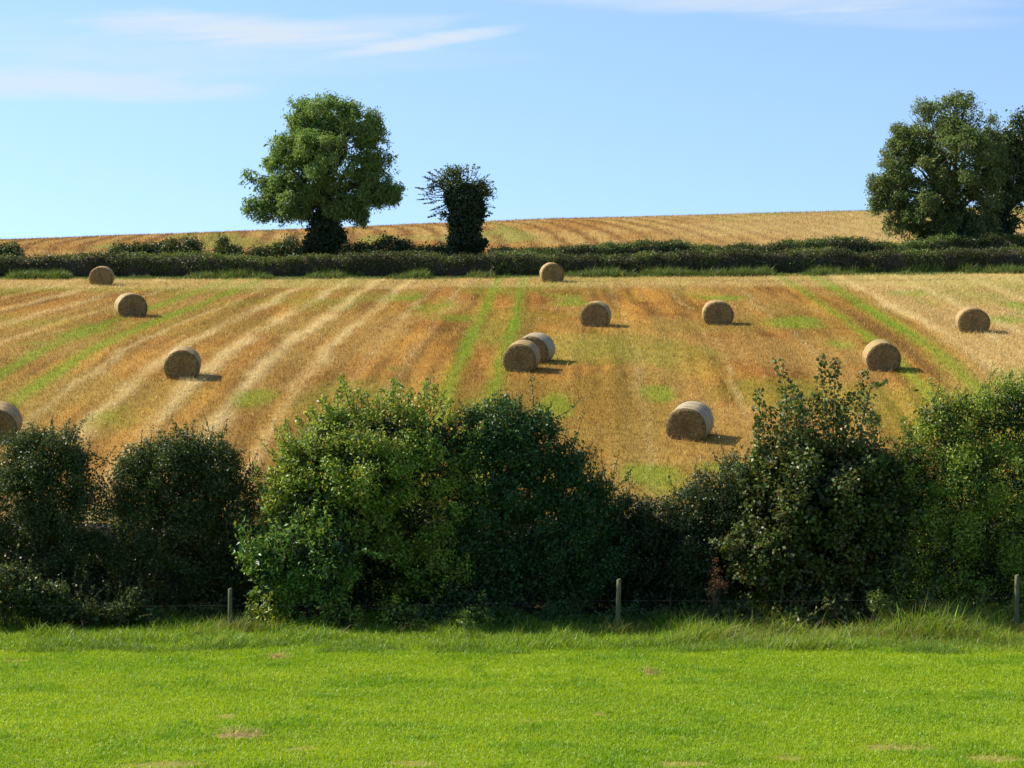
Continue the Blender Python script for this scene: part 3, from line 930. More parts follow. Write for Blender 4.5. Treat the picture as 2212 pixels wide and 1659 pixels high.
PAL_ASH = [(4, (0.20, 0.285, 0.085)), (3, (0.155, 0.23, 0.07)), (1.5, (0.24, 0.32, 0.08))]
ash_lobes = [(700, 262, 68, 58), (640, 262, 38, 52), (760, 272, 62, 55), (625, 330, 58, 60), (700, 340, 72, 66, -1.4), (795, 340, 44, 62), (552, 405, 28, 56), (562, 452, 34, 24), (592, 415, 22, 36), (625, 420, 50, 50, -1.0),
             (700, 420, 70, 58), (780, 405, 54, 48), (828, 412, 30, 26), (640, 450, 40, 30), (605, 462, 24, 20), (745, 448, 40, 24), (778, 445, 20, 24), (838, 412, 32, 28), (812, 425, 30, 24), (782, 468, 13, 24), (820, 375, 36, 40), (535, 440, 16, 30), (850, 432, 12, 14), (600, 300, 22, 34), (775, 470, 16, 18), (585, 470, 16, 12), (700, 300, 60, 60, 1.6), (650, 240, 22, 28), (590, 330, 26, 40), (820, 305, 22, 30),
             (835, 345, 18, 16)]
tree('ash_tree', 698, 548, 140.2, ash_lobes, 'tall round ash tree with drooping boughs and an ivy covered trunk on the left skyline', 'tree', .34, 440, PAL_ASH, 41, 6300, 17, .23, .085, .145,
     gap=-0.42, gapf=1.7, ivy=([(697, 530, 44, 34), (700, 495, 36, 36), (705, 465, 24, 24), (728, 512, 20, 18), (680, 538, 30, 20)], 700), droop=.9, fill=900)
stump_lobes = [(1003, 408, 48, 28), (960, 395, 36, 22), (1035, 405, 30, 24), (925, 408, 22, 16), (985, 375, 40, 16), (1055, 420, 14, 12), (960, 465, 16, 9)]
tree('ivy_clad_tree', 1003, 552, 140.2, stump_lobes, 'short stubby tree smothered in dark ivy with a flat tuft of thin branches on top', 'tree', .30, 450,
     [(3, (0.075, 0.11, 0.028)), (2, (0.11, 0.14, 0.035)), (.6, (0.12, 0.10, 0.045))], 52, 620, 8, .15, .09, .16, gap=-.2, puff=None,
     ivy=([(1003, 520, 38, 36), (1003, 480, 36, 38), (1005, 440, 36, 36), (1032, 450, 14, 30), (1000, 545, 40, 16), (1040, 528, 10, 14), (985, 425, 24, 22)], 1150), droop=0.0, fill=100, gapf=2.2, shell=.45,
     twig_px=[(990, 430, 900, 432), (990, 425, 912, 440), (1000, 430, 925, 470), (990, 420, 897, 405), (1015, 430, 1070, 450), (1015, 420, 1072, 408), (1010, 440, 1062, 462), (1000, 400, 985, 358), (1005, 400, 1010, 356), (1000, 400, 950, 365), (1010, 405, 1035, 360), (985, 415, 915, 382), (1015, 410, 1058, 375), (990, 425, 905, 420), (990, 415, 925, 372), (1000, 410, 965, 358), (1015, 415, 1068, 425), (1015, 410, 1066, 392), (990, 430, 930, 455), (1000, 405, 1025, 355), (990, 410, 940, 366)])
big_lobes = [(2060, 265, 66, 56), (2000, 290, 52, 48), (2110, 280, 48, 46), (1960, 300, 34, 38), (2060, 340, 80, 66, -1.5), (1975, 370, 58, 50), (1930, 385, 44, 44), (2120, 370, 50, 60), (1920, 425, 36, 36), (1990, 430, 60, 50, -.8), (2060, 430, 64, 60),
             (1905, 445, 26, 16), (1960, 475, 28, 30), (1935, 490, 26, 22), (2010, 490, 44, 34), (1925, 335, 20, 26), (2120, 440, 44, 60), (2085, 225, 24, 24), (1895, 450, 20, 10), (2060, 495, 60, 36), (1990, 245, 34, 26), (2140, 290, 24, 24), (2110, 500, 44, 34), (1900, 420, 22, 30), (1890, 400, 14, 26), (1960, 500, 20, 16), (1945, 300, 24, 34), (2150, 340, 26, 44)]
tree('ash_tree', 2058, 545, 141.0, big_lobes, 'broad many stemmed ash tree with grey green drooping foliage on the right skyline', 'tree', .36, 470,
     [(4, (0.165, 0.22, 0.07)), (3, (0.125, 0.175, 0.058)), (1.2, (0.22, 0.19, 0.08))], 63, 6600, 16, .20, .078, .15, gap=-.55, gapf=1.7,
     ivy=([(2030, 520, 32, 40), (2075, 510, 34, 50), (2060, 480, 26, 40), (2000, 535, 34, 22)], 650), droop=.8, fill=1000)
tree('dark_tree', 2165, 545, 143.0, [(2190, 300, 40, 30), (2195, 265, 26, 26), (2155, 310, 30, 34), (2150, 400, 30, 44), (2205, 250, 22, 20), (2210, 310, 36, 36), (2175, 285, 18, 18), (2165, 340, 38, 40), (2215, 350, 44, 44), (2170, 400, 44, 50), (2225, 420, 40, 50), (2150, 450, 36, 44), (2190, 480, 26, 34), (2240, 330, 40, 60), (2260, 400, 46, 70), (2225, 275, 26, 26)],
     'dark ivy choked tree at the right edge, half hidden by the broad ash', 'tree', .34, 460, [(3, (0.07, 0.105, 0.035)), (2, (0.10, 0.14, 0.045))], 74, 3600, 14, .19, .09, .20, gap=-.5, mat=M_IVY,
     ivy=([(2160, 510, 30, 40), (2150, 460, 28, 44), (2175, 535, 30, 24), (2165, 420, 24, 40), (2150, 380, 18, 40)], 700), droop=.4, fill=900)


# ------------------------------------------------------------------ bushes
def shrub(name, base_px, Y, lobes, label, pal, seed, n_cl, per, L, W, spread, cat='bush', group=None, gap=-9, gapf=1.4, shoots=(), shoot_n=60, mat=None, fill=600, up=.5, outw=.4, droop=0.0, rough=.2, stems=7, stem_r=.045, shell=.22, dep=.8, jit=.2, shade_fill_pal=None, sh_r=(.22, .08), rfreq=3.0, puff=(26, .24), auto=0):
    rg = np.random.default_rng(seed)
    d = ray(base_px, 800); bx = d[0] / d[1] * Y; bz = float(T(bx, Y)); org = np.array([bx, Y, bz])
    root = thing(name, org, label, cat, group)
    if group == G_ROW and len(lobes) > 7:
        xa = min(l[0] - l[2] * .7 for l in lobes); xb = max(l[0] + l[2] * .7 for l in lobes)
        lobes = list(lobes) + [(q, 1346, 62, 34, -1.5) for q in np.linspace(xa, xb, 4)]
    lob = lobes_world(lobes, Y, dep)
    tb = []
    for s in range(stems):
        p, r = lob[rg.integers(len(lob))]
        e = p + norm(rg.normal(size=(1, 3)))[0] * r * .6
        st = org + np.array([rg.normal() * .18, rg.normal() * .15, -.1])
        c = bend(st, e, rg, .05, 8, .03)
        tb.append((c, np.linspace(stem_r, stem_r * .25, 8)))
        for q in range(4):
            e2 = lob[rg.integers(len(lob))]; i0 = rg.integers(3, 8)
            e3 = e2[0] + norm(rg.normal(size=(1, 3)))[0] * e2[1] * rg.uniform(.6, .95)
            if np.linalg.norm(e3 - c[i0]) < 2.6:
                tb.append((bend(c[i0], e3, rg, .06, 6), np.linspace(stem_r * .35, stem_r * .1, 6)))
    leaves, cl = foliage(lob, n_cl, per, L, W, spread, pal, seed, shell=shell, gap=gap, gapf=gapf, rough=rough, rfreq=rfreq, up=up, outw=outw, droop=droop, jit=jit, puff=puff)
    parts = [leaves]
    if fill:
        fl, _ = foliage([(p, r * .70) for p, r in lob], fill, 9, L * 1.5, W * 1.7, spread * 1.5, shade_fill_pal or pal, seed + 1, shell=.45)  # a separate palette paints inner leaves darker, imitating shade deep in the crown
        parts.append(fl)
    # young twigs breaking out of the crown all round
    for q in range(auto):
        p, r = lob[rg.integers(len(lob))]
        d_ = norm(rg.normal(size=(1, 3)) + np.array([[0, -.15, .55]]))[0]
        e0 = p + d_ * r * .80
        if any((((e0 - pp) / rr_) ** 2).sum() < .45 for pp, rr_ in lob): continue
        e1 = e0 + norm((d_ + np.array([0, 0, .7]) + rg.normal(size=3) * .25)[None])[0] * rg.uniform(.35, 1.1) * (L / .09) ** .3
        lf, stm = shoot(e0, e1, rg, int(shoot_n * rg.uniform(.4, .9)), L * .9, W * .9, pal, sh_r[0] * .75, sh_r[1])
        parts.append(lf); tb.append((bend(p - r * np.array([0, 0, .3]), stm[0][0], rg, .05, 6), np.linspace(.012, .010, 6))); tb.append(stm)
    for (a, b_, c_, d_) in shoots:
        dy = rg.normal() * .35
        lf, stm = shoot(at(a, b_, Y + dy * .4), at(c_, d_, Y + dy), rg, int(1.6 * shoot_n * max(.5, np.hypot(a - c_, b_ - d_) / 60)), L, W, pal, *sh_r)
        parts.append(lf); tb.append(stm)
        tb.append((bend(org + np.array([rg.normal() * .15, rg.normal() * .1, -.1]), stm[0][0], rg, .05, 8), np.linspace(stem_r * .6, .014, 8)))
    build('stems', tubes(tb, 5), M_TWIG, root, org, smooth=True)
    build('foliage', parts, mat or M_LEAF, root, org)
    return root


G_ROW = 'bushes of the near hedgerow'
PAL_HAW = [(4, (0.055, 0.085, 0.024)), (3, (0.07, 0.11, 0.028)), (1, (0.11, 0.14, 0.035)), (.4, (0.15, 0.09, 0.04))]
PAL_ELD = [(4, (0.22, 0.34, 0.044)), (3, (0.14, 0.24, 0.038)), (2.4, (0.44, 0.46, 0.075)), (.9, (0.18, 0.10, 0.045))]
PAL_DRK = [(4, (0.050, 0.11, 0.030)), (3, (0.038, 0.085, 0.026)), (1, (0.09, 0.18, 0.04))]
PAL_SYC = [(4, (0.09, 0.13, 0.032)), (3, (0.095, 0.14, 0.030)), (1.6, (0.15, 0.10, 0.04)), (1.2, (0.17, 0.20, 0.04))]
PAL_WIL = [(4, (0.24, 0.34, 0.05)), (3, (0.16, 0.25, 0.04)), (2, (0.40, 0.43, 0.07))]
YH = 55.2

shrub('hawthorn_bush', 95, YH, [(105, 1010, 85, 80), (60, 1080, 90, 110), (150, 1090, 80, 110), (60, 1200, 110, 110), (150, 1220, 90, 110), (20, 1290, 80, 60), (120, 1310, 110, 50), (-40, 1110, 70, 120), (-70, 1240, 90, 110), (80, 965, 46, 46), (135, 965, 46, 44), (185, 1030, 40, 60), (30, 990, 50, 60), (100, 1050, 100, 70), (60, 1030, 60, 60)],
      'dark upright hawthorn bush at the left end of the near hedgerow', PAL_HAW, 101, 6400, 12, .065, .042, .09, group=G_ROW, auto=60, fill=900, rough=.22, rfreq=4,
      shoots=[(75, 960, 66, 912), (110, 960, 112, 908), (140, 955, 150, 905), (160, 970, 172, 925), (40, 1000, 24, 950), (60, 970, 50, 930), (185, 1010, 205, 975)], shoot_n=34, sh_r=(.14, .05))
shrub('hawthorn_bush', 380, YH + .3, [(380, 1010, 95, 75), (320, 1060, 80, 90), (450, 1050, 85, 95), (290, 1160, 80, 110), (400, 1170, 100, 120), (500, 1140, 70, 110), (330, 1290, 110, 60), (460, 1280, 100, 70), (520, 1240, 50, 90), (400, 965, 60, 40), (545, 1060, 40, 60), (255, 1250, 50, 80), (470, 985, 50, 50), (300, 1000, 50, 50), (400, 1060, 110, 80), (330, 1080, 70, 70), (470, 1080, 60, 70)],
      'broad dark hawthorn bush with wispy top twigs, left of the bright elder', PAL_HAW, 102, 7200, 12, .065, .042, .09, group=G_ROW, auto=70, fill=1100, rough=.22, rfreq=4,
      shoots=[(360, 960, 350, 925), (400, 955, 402, 915), (430, 960, 440, 912), (470, 975, 490, 905), (330, 985, 316, 945), (300, 1010, 285, 975), (415, 950, 420, 905), (455, 970, 462, 918), (540, 1010, 556, 980), (385, 955, 380, 912)], shoot_n=26, sh_r=(.13, .04))
shrub('elder_bush', 648, YH - .3, [(740, 955, 90, 66), (850, 945, 100, 70), (940, 955, 70, 66), (690, 1000, 80, 80), (800, 1010, 110, 90, -.5), (910, 1010, 90, 90), (660, 1090, 80, 80, -.3), (770, 1110, 100, 90, .2), (880, 1120, 90, 90, .5), (700, 1190, 90, 80, .6), (820, 1220, 100, 80, .7), (900, 1240, 70, 70, .7), (640, 1040, 56, 60),
       (790, 1300, 100, 50, .7), (900, 1310, 70, 40, .7), (980, 980, 46, 70), (610, 1130, 46, 50), (985, 1090, 50, 80), (1000, 950, 40, 50), (710, 950, 46, 46), (640, 1000, 44, 50), (600, 1080, 36, 60), (980, 1200, 50, 80)],
      'large bright yellow green elder bush, the tallest in the middle of the near hedgerow', PAL_ELD, 103, 8200, 11, .11, .046, .12, group=G_ROW, auto=110, fill=1500, rough=.26, gap=-.75, gapf=1.6, up=.45,
      shade_fill_pal=[(1, (0.045, 0.075, 0.02))],
      shoots=[(745, 910, 738, 806), (760, 900, 742, 818), (735, 930, 728, 840), (720, 930, 690, 862), (780, 910, 790, 850), (830, 910, 838, 846), (885, 910, 890, 838), (915, 910, 915, 826), (955, 920, 975, 862), (840, 920, 812, 856), (765, 910, 758, 846), (935, 905, 940, 830), (860, 910, 850, 818), (672, 970, 640, 900), (990, 950, 1012, 905), (640, 1020, 602, 950), (700, 930, 672, 880), (655, 990, 615, 905), (690, 940, 660, 890), (850, 880, 855, 822), (870, 880, 866, 830), (930, 890, 925, 815), (945, 890, 960, 845), (800, 890, 790, 845), (900, 890, 905, 850), (640, 1000, 600, 925), (620, 1050, 586, 970), (975, 920, 1000, 880), (715, 915, 700, 855), (820, 880, 826, 840), (770, 880, 775, 838)],
      shoot_n=60, sh_r=(.26, .09), stem_r=.05)
shrub('elder_bush', 652, YH - 1.5, [(640, 1180, 66, 50), (590, 1215, 60, 44), (690, 1230, 70, 50), (600, 1262, 56, 34), (660, 1275, 70, 36), (720, 1190, 50, 40), (555, 1200, 30, 26)],
      'low leafy elder regrowth lit by the sun beside the first fence post', [(4, (0.14, 0.27, 0.045)), (3, (0.11, 0.22, 0.04)), (1.4, (0.26, 0.32, 0.06))], 104, 1200, 11, .15, .056, .13, group=G_ROW, auto=30, fill=120, rough=.25, gap=-.5, gapf=2.0,
      shade_fill_pal=[(1, (0.045, 0.085, 0.02))], shoots=[(560, 1200, 524, 1168), (570, 1190, 556, 1150), (590, 1190, 590, 1140), (570, 1240, 528, 1235), (640, 1150, 640, 1110), (775, 1180, 828, 1205), (560, 1265, 545, 1290)], shoot_n=50, sh_r=(.24, .10), stems=12, stem_r=.028)
shrub('blackthorn_bush', 1110, YH, [(1085, 920, 60, 60), (1120, 960, 80, 80), (1060, 1000, 70, 90), (1150, 1040, 90, 100), (1230, 1010, 44, 56), (1240, 1080, 70, 80), (1080, 1120, 100, 110), (1200, 1160, 100, 100), (1290, 1120, 44, 60), (1060, 1250, 100, 90), (1180, 1270, 110, 70), (1300, 1220, 70, 90), (990, 1280, 70, 60), (1275, 1050, 30, 36), (1020, 930, 40, 50), (1160, 920, 46, 44), (1310, 1080, 30, 40)],
      'dense dark green bush stepping down to the right of the bright elder', PAL_DRK, 105, 6600, 12, .085, .045, .10, group=G_ROW, auto=80, fill=1400, rough=.2, droop=.3,
      shoots=[(1070, 880, 1065, 850), (1090, 880, 1095, 852), (1115, 900, 1124, 855), (1140, 920, 1170, 890), (1220, 970, 1222, 930), (1240, 970, 1245, 935), (1045, 930, 1032, 895), (1300, 1080, 1322, 1040), (1190, 930, 1185, 880)], shoot_n=44, sh_r=(.2, .07))
shrub('hawthorn_bush', 1395, YH + .4, [(1360, 1130, 60, 60), (1420, 1140, 60, 60), (1390, 1200, 90, 90), (1330, 1230, 60, 80), (1450, 1230, 70, 80), (1390, 1290, 110, 50), (1480, 1170, 50, 60)],
      'low dark bush in the dip of the hedgerow behind the middle fence post', [(4, (0.032, 0.050, 0.018)), (2, (0.045, 0.065, 0.02))], 106, 2700, 12, .07, .045, .10, group=G_ROW, auto=30, fill=700, rough=.2)
shrub('hawthorn_bush', 1560, YH + .2, [(1590, 1030, 60, 46), (1540, 1060, 60, 50), (1600, 1090, 80, 70), (1490, 1100, 56, 44), (1530, 1150, 80, 80), (1600, 1190, 80, 90), (1510, 1240, 80, 80), (1560, 1290, 90, 50)],
      'blue green bush sloping down left of the tall sycamore', [(4, (0.048, 0.080, 0.028)), (3, (0.06, 0.09, 0.03)), (1, (0.085, 0.10, 0.035))], 107, 3600, 12, .065, .042, .09, group=G_ROW, auto=50, fill=800, rough=.22, rfreq=4,
      shoots=[(1560, 1010, 1540, 978), (1590, 1000, 1585, 968), (1610, 1000, 1620, 965), (1520, 1040, 1500, 1010), (1470, 1080, 1445, 1060)], shoot_n=24, sh_r=(.12, .04))
shrub('sycamore_bush', 1760, YH - .2, [(1760, 1010, 95, 76), (1700, 1035, 80, 76), (1840, 1025, 75, 76), (1770, 1060, 110, 90, -.4), (1870, 1080, 80, 90), (1680, 1120, 80, 80, -.3), (1790, 1170, 110, 90), (1650, 1200, 80, 60, -.7), (1900, 1190, 70, 90), (1720, 1250, 100, 70, -.3), (1840, 1260, 100, 60), (1620, 1180, 50, 46, -.8), (1920, 1040, 40, 60), (1650, 1080, 50, 60), (1920, 1120, 50, 80), (1660, 1020, 40, 50), (1900, 1030, 36, 50)],
      'tall sycamore with upright tips and coarse leaves turning brown', PAL_SYC, 108, 4900, 10, .115, .085, .12, group=G_ROW, auto=80, fill=1300, rough=.26, gap=-.85, gapf=1.6, up=.55,
      shade_fill_pal=[(1, (0.04, 0.055, 0.018))],
      shoots=[(1690, 1000, 1685, 870), (1730, 990, 1738, 880), (1790, 980, 1792, 860), (1830, 980, 1838, 850), (1860, 1000, 1885, 890), (1650, 1020, 1640, 900), (1810, 970, 1815, 860), (1715, 985, 1725, 850), (1690, 960, 1680, 775), (1720, 950, 1715, 830), (1780, 930, 1775, 768), (1800, 930, 1805, 775), (1760, 940, 1762, 850), (1840, 940, 1865, 800), (1850, 960, 1880, 850), (1660, 980, 1640, 840), (1820, 940, 1830, 880), (1740, 940, 1740, 860), (1670, 970, 1662, 880), (1860, 990, 1895, 900), (1700, 960, 1700, 850), (1880, 840, 1905, 825), (1640, 1010, 1640, 940)],
      shoot_n=48, sh_r=(.30, .16), stem_r=.055)
shrub('willow_bush', 2120, YH, [(2050, 950, 70, 70), (2130, 930, 80, 80), (2210, 920, 80, 90), (2000, 1010, 70, 80), (2090, 1030, 90, 90, -.4), (2190, 1040, 90, 100, -.4), (1990, 1100, 70, 80), (2080, 1130, 100, 90), (2190, 1150, 100, 90), (2270, 1040, 80, 130), (2030, 1210, 90, 80), (2140, 1240, 110, 70), (2260, 1200, 100, 120), (1960, 1240, 60, 80), (2200, 1290, 120, 50), (1965, 1000, 40, 60), (1950, 1120, 40, 60), (2020, 900, 40, 50), (2190, 870, 50, 50), (2090, 890, 40, 40)],
      'leafy bright green willow bush at the right end of the near hedgerow', PAL_WIL, 109, 6800, 11, .10, .036, .12, group=G_ROW, auto=110, fill=1500, rough=.26, gap=-.8, gapf=1.6, shade_fill_pal=[(1, (0.04, 0.065, 0.02))],
      shoots=[(2030, 910, 2010, 815), (2050, 900, 2030, 835), (2090, 900, 2085, 850), (2130, 880, 2130, 830), (2180, 880, 2185, 800), (2210, 870, 2208, 800), (2230, 870, 2240, 790), (1980, 960, 1950, 900), (2150, 880, 2155, 825), (2010, 940, 1985, 880), (2060, 910, 2062, 865)], shoot_n=60, sh_r=(.28, .09))

# brambles at the foot of the hedgerow
hedge('backing_hedge', -24, 24, 57.2, 1.3, lambda x: 2.1 + 0.9 * (N1.fbm(np.asarray(x) * .35 + 60, np.asarray(x) * 0 + 3, 3) - .5), [(4, (0.036, 0.056, 0.019)), (2, (0.05, 0.07, 0.024))], 902,
      'added dark backing hedge filling the gaps behind the near bushes', 60000, 0.085, 0.055)  # added backing, leaves darkened so gaps between the bushes read as shade
PAL_BRA = [(4, (0.06, 0.10, 0.028)), (2, (0.085, 0.125, 0.035)), (.8, (0.12, 0.09, 0.045)), (.7, (0.20, 0.23, 0.06))]
shrub('bramble', 140, 53.4, [(90, 1305, 50, 34), (150, 1318, 50, 24), (200, 1328, 40, 18), (60, 1290, 40, 40), (125, 1285, 24, 24)], 'low bramble thicket with pale leaf backs at the left foot of the hedgerow', PAL_BRA, 120, 560, 9, .085, .06, .10, 'bramble', 'brambles under the hedgerow', fill=60, rough=.4, auto=26, shoot_n=26, sh_r=(.12, .06), stems=8, stem_r=.012, dep=.9)
shrub('bramble', 280, 53.4, [(275, 1318, 34, 24), (240, 1334, 36, 14), (310, 1330, 26, 16), (290, 1296, 14, 20)], 'smaller bramble clump between the left thicket and the first fence post', PAL_BRA, 121, 260, 10, .08, .055, .09, 'bramble', 'brambles under the hedgerow', fill=30, rough=.4, auto=26, shoot_n=26, sh_r=(.12, .06), stems=6, stem_r=.010, dep=.9)
shrub('bramble', 15, 53.2, [(10, 1270, 50, 46), (-40, 1290, 50, 40), (20, 1310, 40, 26)], 'bramble at the very left edge beneath the upright hawthorn', PAL_BRA, 122, 330, 10, .085, .06, .10, 'bramble', 'brambles under the hedgerow', fill=40, rough=.4, auto=26, shoot_n=26, sh_r=(.12, .06), stems=6, stem_r=.012, dep=.9)
shrub('nettle_clump', 1889, 52.6, [(1889, 1298, 18, 18), (1905, 1310, 26, 12)], 'small yellow green nettle clump in the grass under the sycamore', [(2, (0.12, 0.17, 0.03)), (1, (0.08, 0.13, 0.03))], 123, 60, 8, .08, .04, .06, 'weed', fill=0, stems=5, stem_r=.008)
shrub('nettle_clump', 1005, 51.6, [(1006, 1334, 8, 16), (1010, 1352, 16, 10)], 'single leafy nettle standing in the grass below the dark bush', [(2, (0.09, 0.16, 0.03)), (1, (0.12, 0.2, 0.04))], 124, 34, 8, .07, .032, .05, 'weed', fill=0, stems=4, stem_r=.008)
shrub('dock_plant', 1548, 53.0, [(1545, 1240, 8, 34), (1556, 1262, 12, 24), (1536, 1275, 8, 20)], 'dead rusty brown dock plant standing in front of the low bushes', [(2, (0.13, 0.065, 0.03)), (1, (0.09, 0.05, 0.03))], 125, 60, 9, .05, .03, .05, 'weed', fill=0, stems=7, stem_r=.008, mat=M_DULL)

# bushes growing out of the far hedge
G_FAR = 'bushes rising above the far clipped hedge'
PAL_FB = [(3, (0.050, 0.080, 0.025)), (2, (0.065, 0.095, 0.03)), (.7, (0.10, 0.10, 0.04))]
for (bp, lob, lab, sd, nc) in [
    (20, [(15, 540, 34, 13), (-20, 540, 40, 14)], 'dark rounded bush above the far hedge at the left edge', 201, 240),
    (290, [(270, 540, 40, 9), (320, 538, 44, 12)], 'low spreading bush above the far hedge, left of the tufted one', 202, 260),
    (395, [(385, 535, 44, 17), (415, 530, 26, 16), (360, 538, 30, 12)], 'tufted dark bush rising above the far hedge left of the tall ash', 203, 330),
    (482, [(480, 532, 16, 16), (482, 516, 7, 9), (505, 542, 26, 8)], 'pale pointed bush with one upright shoot above the far hedge', 204, 140),
    (615, [(600, 538, 20, 12), (632, 532, 22, 20), (560, 542, 26, 8)], 'light green bush against the left side of the ash trunk', 205, 230),
    (850, [(845, 532, 36, 16), (870, 536, 24, 12), (800, 538, 34, 13), (770, 540, 34, 12), (835, 520, 12, 10)], 'dark bush above the far hedge between the ash and the ivy clad tree', 206, 420),
    (930, [(920, 543, 36, 8), (950, 540, 26, 12)], 'low scrub at the left foot of the ivy clad tree', 207, 190),
]:
    lob = lob + [(l[0], 553, l[2] * 1.15, 14, -.3) for l in lob if l[2] > 12]
    shrub('hedge_bush', bp, 138.0, lob, lab, PAL_FB, sd, int(nc * 1.7), 11, .15, .085, .15, 'bush', G_FAR, fill=nc // 4, rough=.28, rfreq=4, stems=4, stem_r=.04, mat=M_DULL, dep=1.1)

# ------------------------------------------------------------------ wire fence in front of the hedgerow
YF = 52.75
fence = thing('wire_fence', (0, YF, float(T(0, YF))), 'wooden post and single strand wire fence in front of the near hedgerow', 'fence')
org = np.array(fence.location)
POSTS = [(497, 1272, 0.6, .055), (1337, 1252, 1.6, .062), (2197, 1243, -0.3, .060)]
tops = []
for (px, py, leandeg, r) in POSTS:
    top = at(px, py, YF); bx = top[0] - math.tan(RAD(leandeg)) * 1.3
    g = float(T(bx, YF)); rg = np.random.default_rng(int(px))
    th = np.linspace(0, 2 * np.pi, 18, endpoint=False); V = []
    hs = [-.25, 0.0, .25, .5, .75, 1.0]
    for q in hs:
        zz = g + (top[2] - g) * q; xx = bx + (top[0] - bx) * q
        rr = r * (1.05 - .06 * q) * (1 + .03 * np.sin(3 * th + 1) + rg.normal(size=18) * .01)
        V.append(np.stack([xx + np.cos(th) * rr, YF + np.sin(th) * rr, np.full(18, zz) + (0.012 * np.cos(th) if q == 1.0 else 0)], 1))
    V.append(np.stack([top[0] + np.cos(th) * r * .8, YF + np.sin(th) * r * .8, np.full(18, top[2] + .012) + .012 * np.cos(th)], 1))
    V = np.concatenate(V + [np.array([[top[0], YF, top[2] + .016]])])
    i = np.arange(6)[:, None] * 18; j = np.arange(18)[None, :]; k = (j + 1) % 18
    Fq = np.stack([i + j, i + k, i + 18 + k, i + 18 + j], -1).reshape(-1, 4)
    cap = np.stack([6 * 18 + np.arange(18), 6 * 18 + (np.arange(18) + 1) % 18, np.full(18, len(V) - 1)], -1)
    build('post', [(V, Fq, None), (V[np.unique(cap)], np.searchsorted(np.unique(cap), cap), None)], M_POST, fence, org)
    tops.append((bx + (top[0] - bx) * .62, g + (top[2] - g) * .62, r))
wl = []
ends = [(tops[0][0] - 10.3, tops[0][1] + .05)] + [(a, b_) for a, b_, _ in tops] + [(tops[2][0] + 10.3, tops[2][1])]
for (a, b_), (c_, d_) in zip(ends[:-1], ends[1:]):
    t = np.linspace(0, 1, 14)
    wl += [np.array([a + (c_ - a) * q, YF - .068, b_ + (d_ - b_) * q - .05 * 4 * q * (1 - q)]) for q in t[:-1]]
wl.append(np.array([ends[-1][0], YF - .068, ends[-1][1]]))
build('wire', tubes([(np.array(wl), np.full(len(wl), .0022))], 5), M_WIRE, fence, org)

# dried hay wisps lying on the meadow
for (px, py, w, lab) in [(600, 1421, .22, 'small wisp of dried brown hay lying on the meadow left of centre, near the verge'), (1405, 1457, .18, 'small wisp of dried brown hay on the meadow right of centre'), (520, 1590, .42, 'wide flat patch of dried hay on the meadow at the lower left')]:
    p = ground_hit(px, py, 28, 55); rg = np.random.default_rng(int(px))
    n = int(420 * w)
    q = np.stack([p[0] + rg.normal(size=n) * w * .6, p[1] + rg.normal(size=n) * w * .6, np.zeros(n)], 1); q[:, 2] = T(q[:, 0], q[:, 1]) + .03 + .03 * rg.random(n)
    tq = np.linspace(0, 2 * np.pi, 22, endpoint=False); rr_ = w * (1 + .3 * rg.random(22))
    mv = np.stack([p[0] + np.cos(tq) * rr_, p[1] + np.sin(tq) * rr_, np.zeros(22)], 1); mv[:, 2] = T(mv[:, 0], mv[:, 1]) - .01
    mv = np.vstack([mv, [[p[0], p[1], float(T(p[0], p[1])) + .05]]])
    mat_part = (mv, np.stack([np.arange(22), (np.arange(22) + 1) % 22, np.full(22, 22)], 1), (0.32, 0.24, 0.085))
    root = tag(build_blades('hay_wisp', blades(q, .14 + .12 * rg.random(n), .010, rg, 1.6, palette(n, rg, [(2, (0.42, 0.32, 0.11)), (1, (0.55, 0.44, 0.18)), (.5, (0.22, 0.15, 0.06))])), M_STRAW, extra=[mat_part]), lab, 'hay', 'wisps of dried hay on the meadow')

# ------------------------------------------------------------------ light and sky
SUN_EL, SUN_BACK = RAD(41), RAD(17)
sv = Vector((-math.cos(SUN_EL) * math.cos(SUN_BACK), math.cos(SUN_EL) * math.sin(SUN_BACK), math.sin(SUN_EL)))
sd_ = bpy.data.lights.new('sun', 'SUN'); sd_.energy = 4.8; sd_.angle = RAD(0.53); sd_.color = (1.0, 0.93, 0.80)
so = bpy.data.objects.new('sun', sd_); COL.objects.link(so); so.rotation_euler = sv.to_track_quat('Z', 'Y').to_euler(); so.location = (-60, 20, 60)

w = bpy.data.worlds.new('World'); scene.world = w; w.use_nodes = True
nt = w.node_tree; nt.nodes.clear(); ln = nt.links.new
sky = node(nt, 'ShaderNodeTexSky', sky_type='NISHITA', sun_disc=False)
sky.sun_elevation = SUN_EL; sky.sun_rotation = math.atan2(sv.x, sv.y); sky.altitude = 100; sky.air_density = 1.0; sky.dust_density = 0.4; sky.ozone_density = 2.8
SKY_STRENGTH = 0.135
tc = node(nt, 'ShaderNodeTexCoord'); sx = node(nt, 'ShaderNodeSeparateXYZ'); ln(tc.outputs['Generated'], sx.inputs[0])
# clear polar air: the pale band of the model's horizon sits lower than in the photograph
va = node(nt, 'ShaderNodeVectorMath', operation='ADD'); va.inputs[1].default_value = (0, 0, 0.18)
vn = node(nt, 'ShaderNodeVectorMath', operation='NORMALIZE')
ln(tc.outputs['Generated'], va.inputs[0]); ln(va.outputs[0], vn.inputs[0]); ln(vn.outputs[0], sky.inputs['Vector'])


def Mn(op, a=None, b=None, c=None):
    n = node(nt, 'ShaderNodeMath', operation=op)
    for i, q in enumerate((a, b, c)):
        if q is None: continue
        if isinstance(q, (int, float)): n.inputs[i].default_value = q
        else: ln(q, n.inputs[i])
    return n.outputs[0]


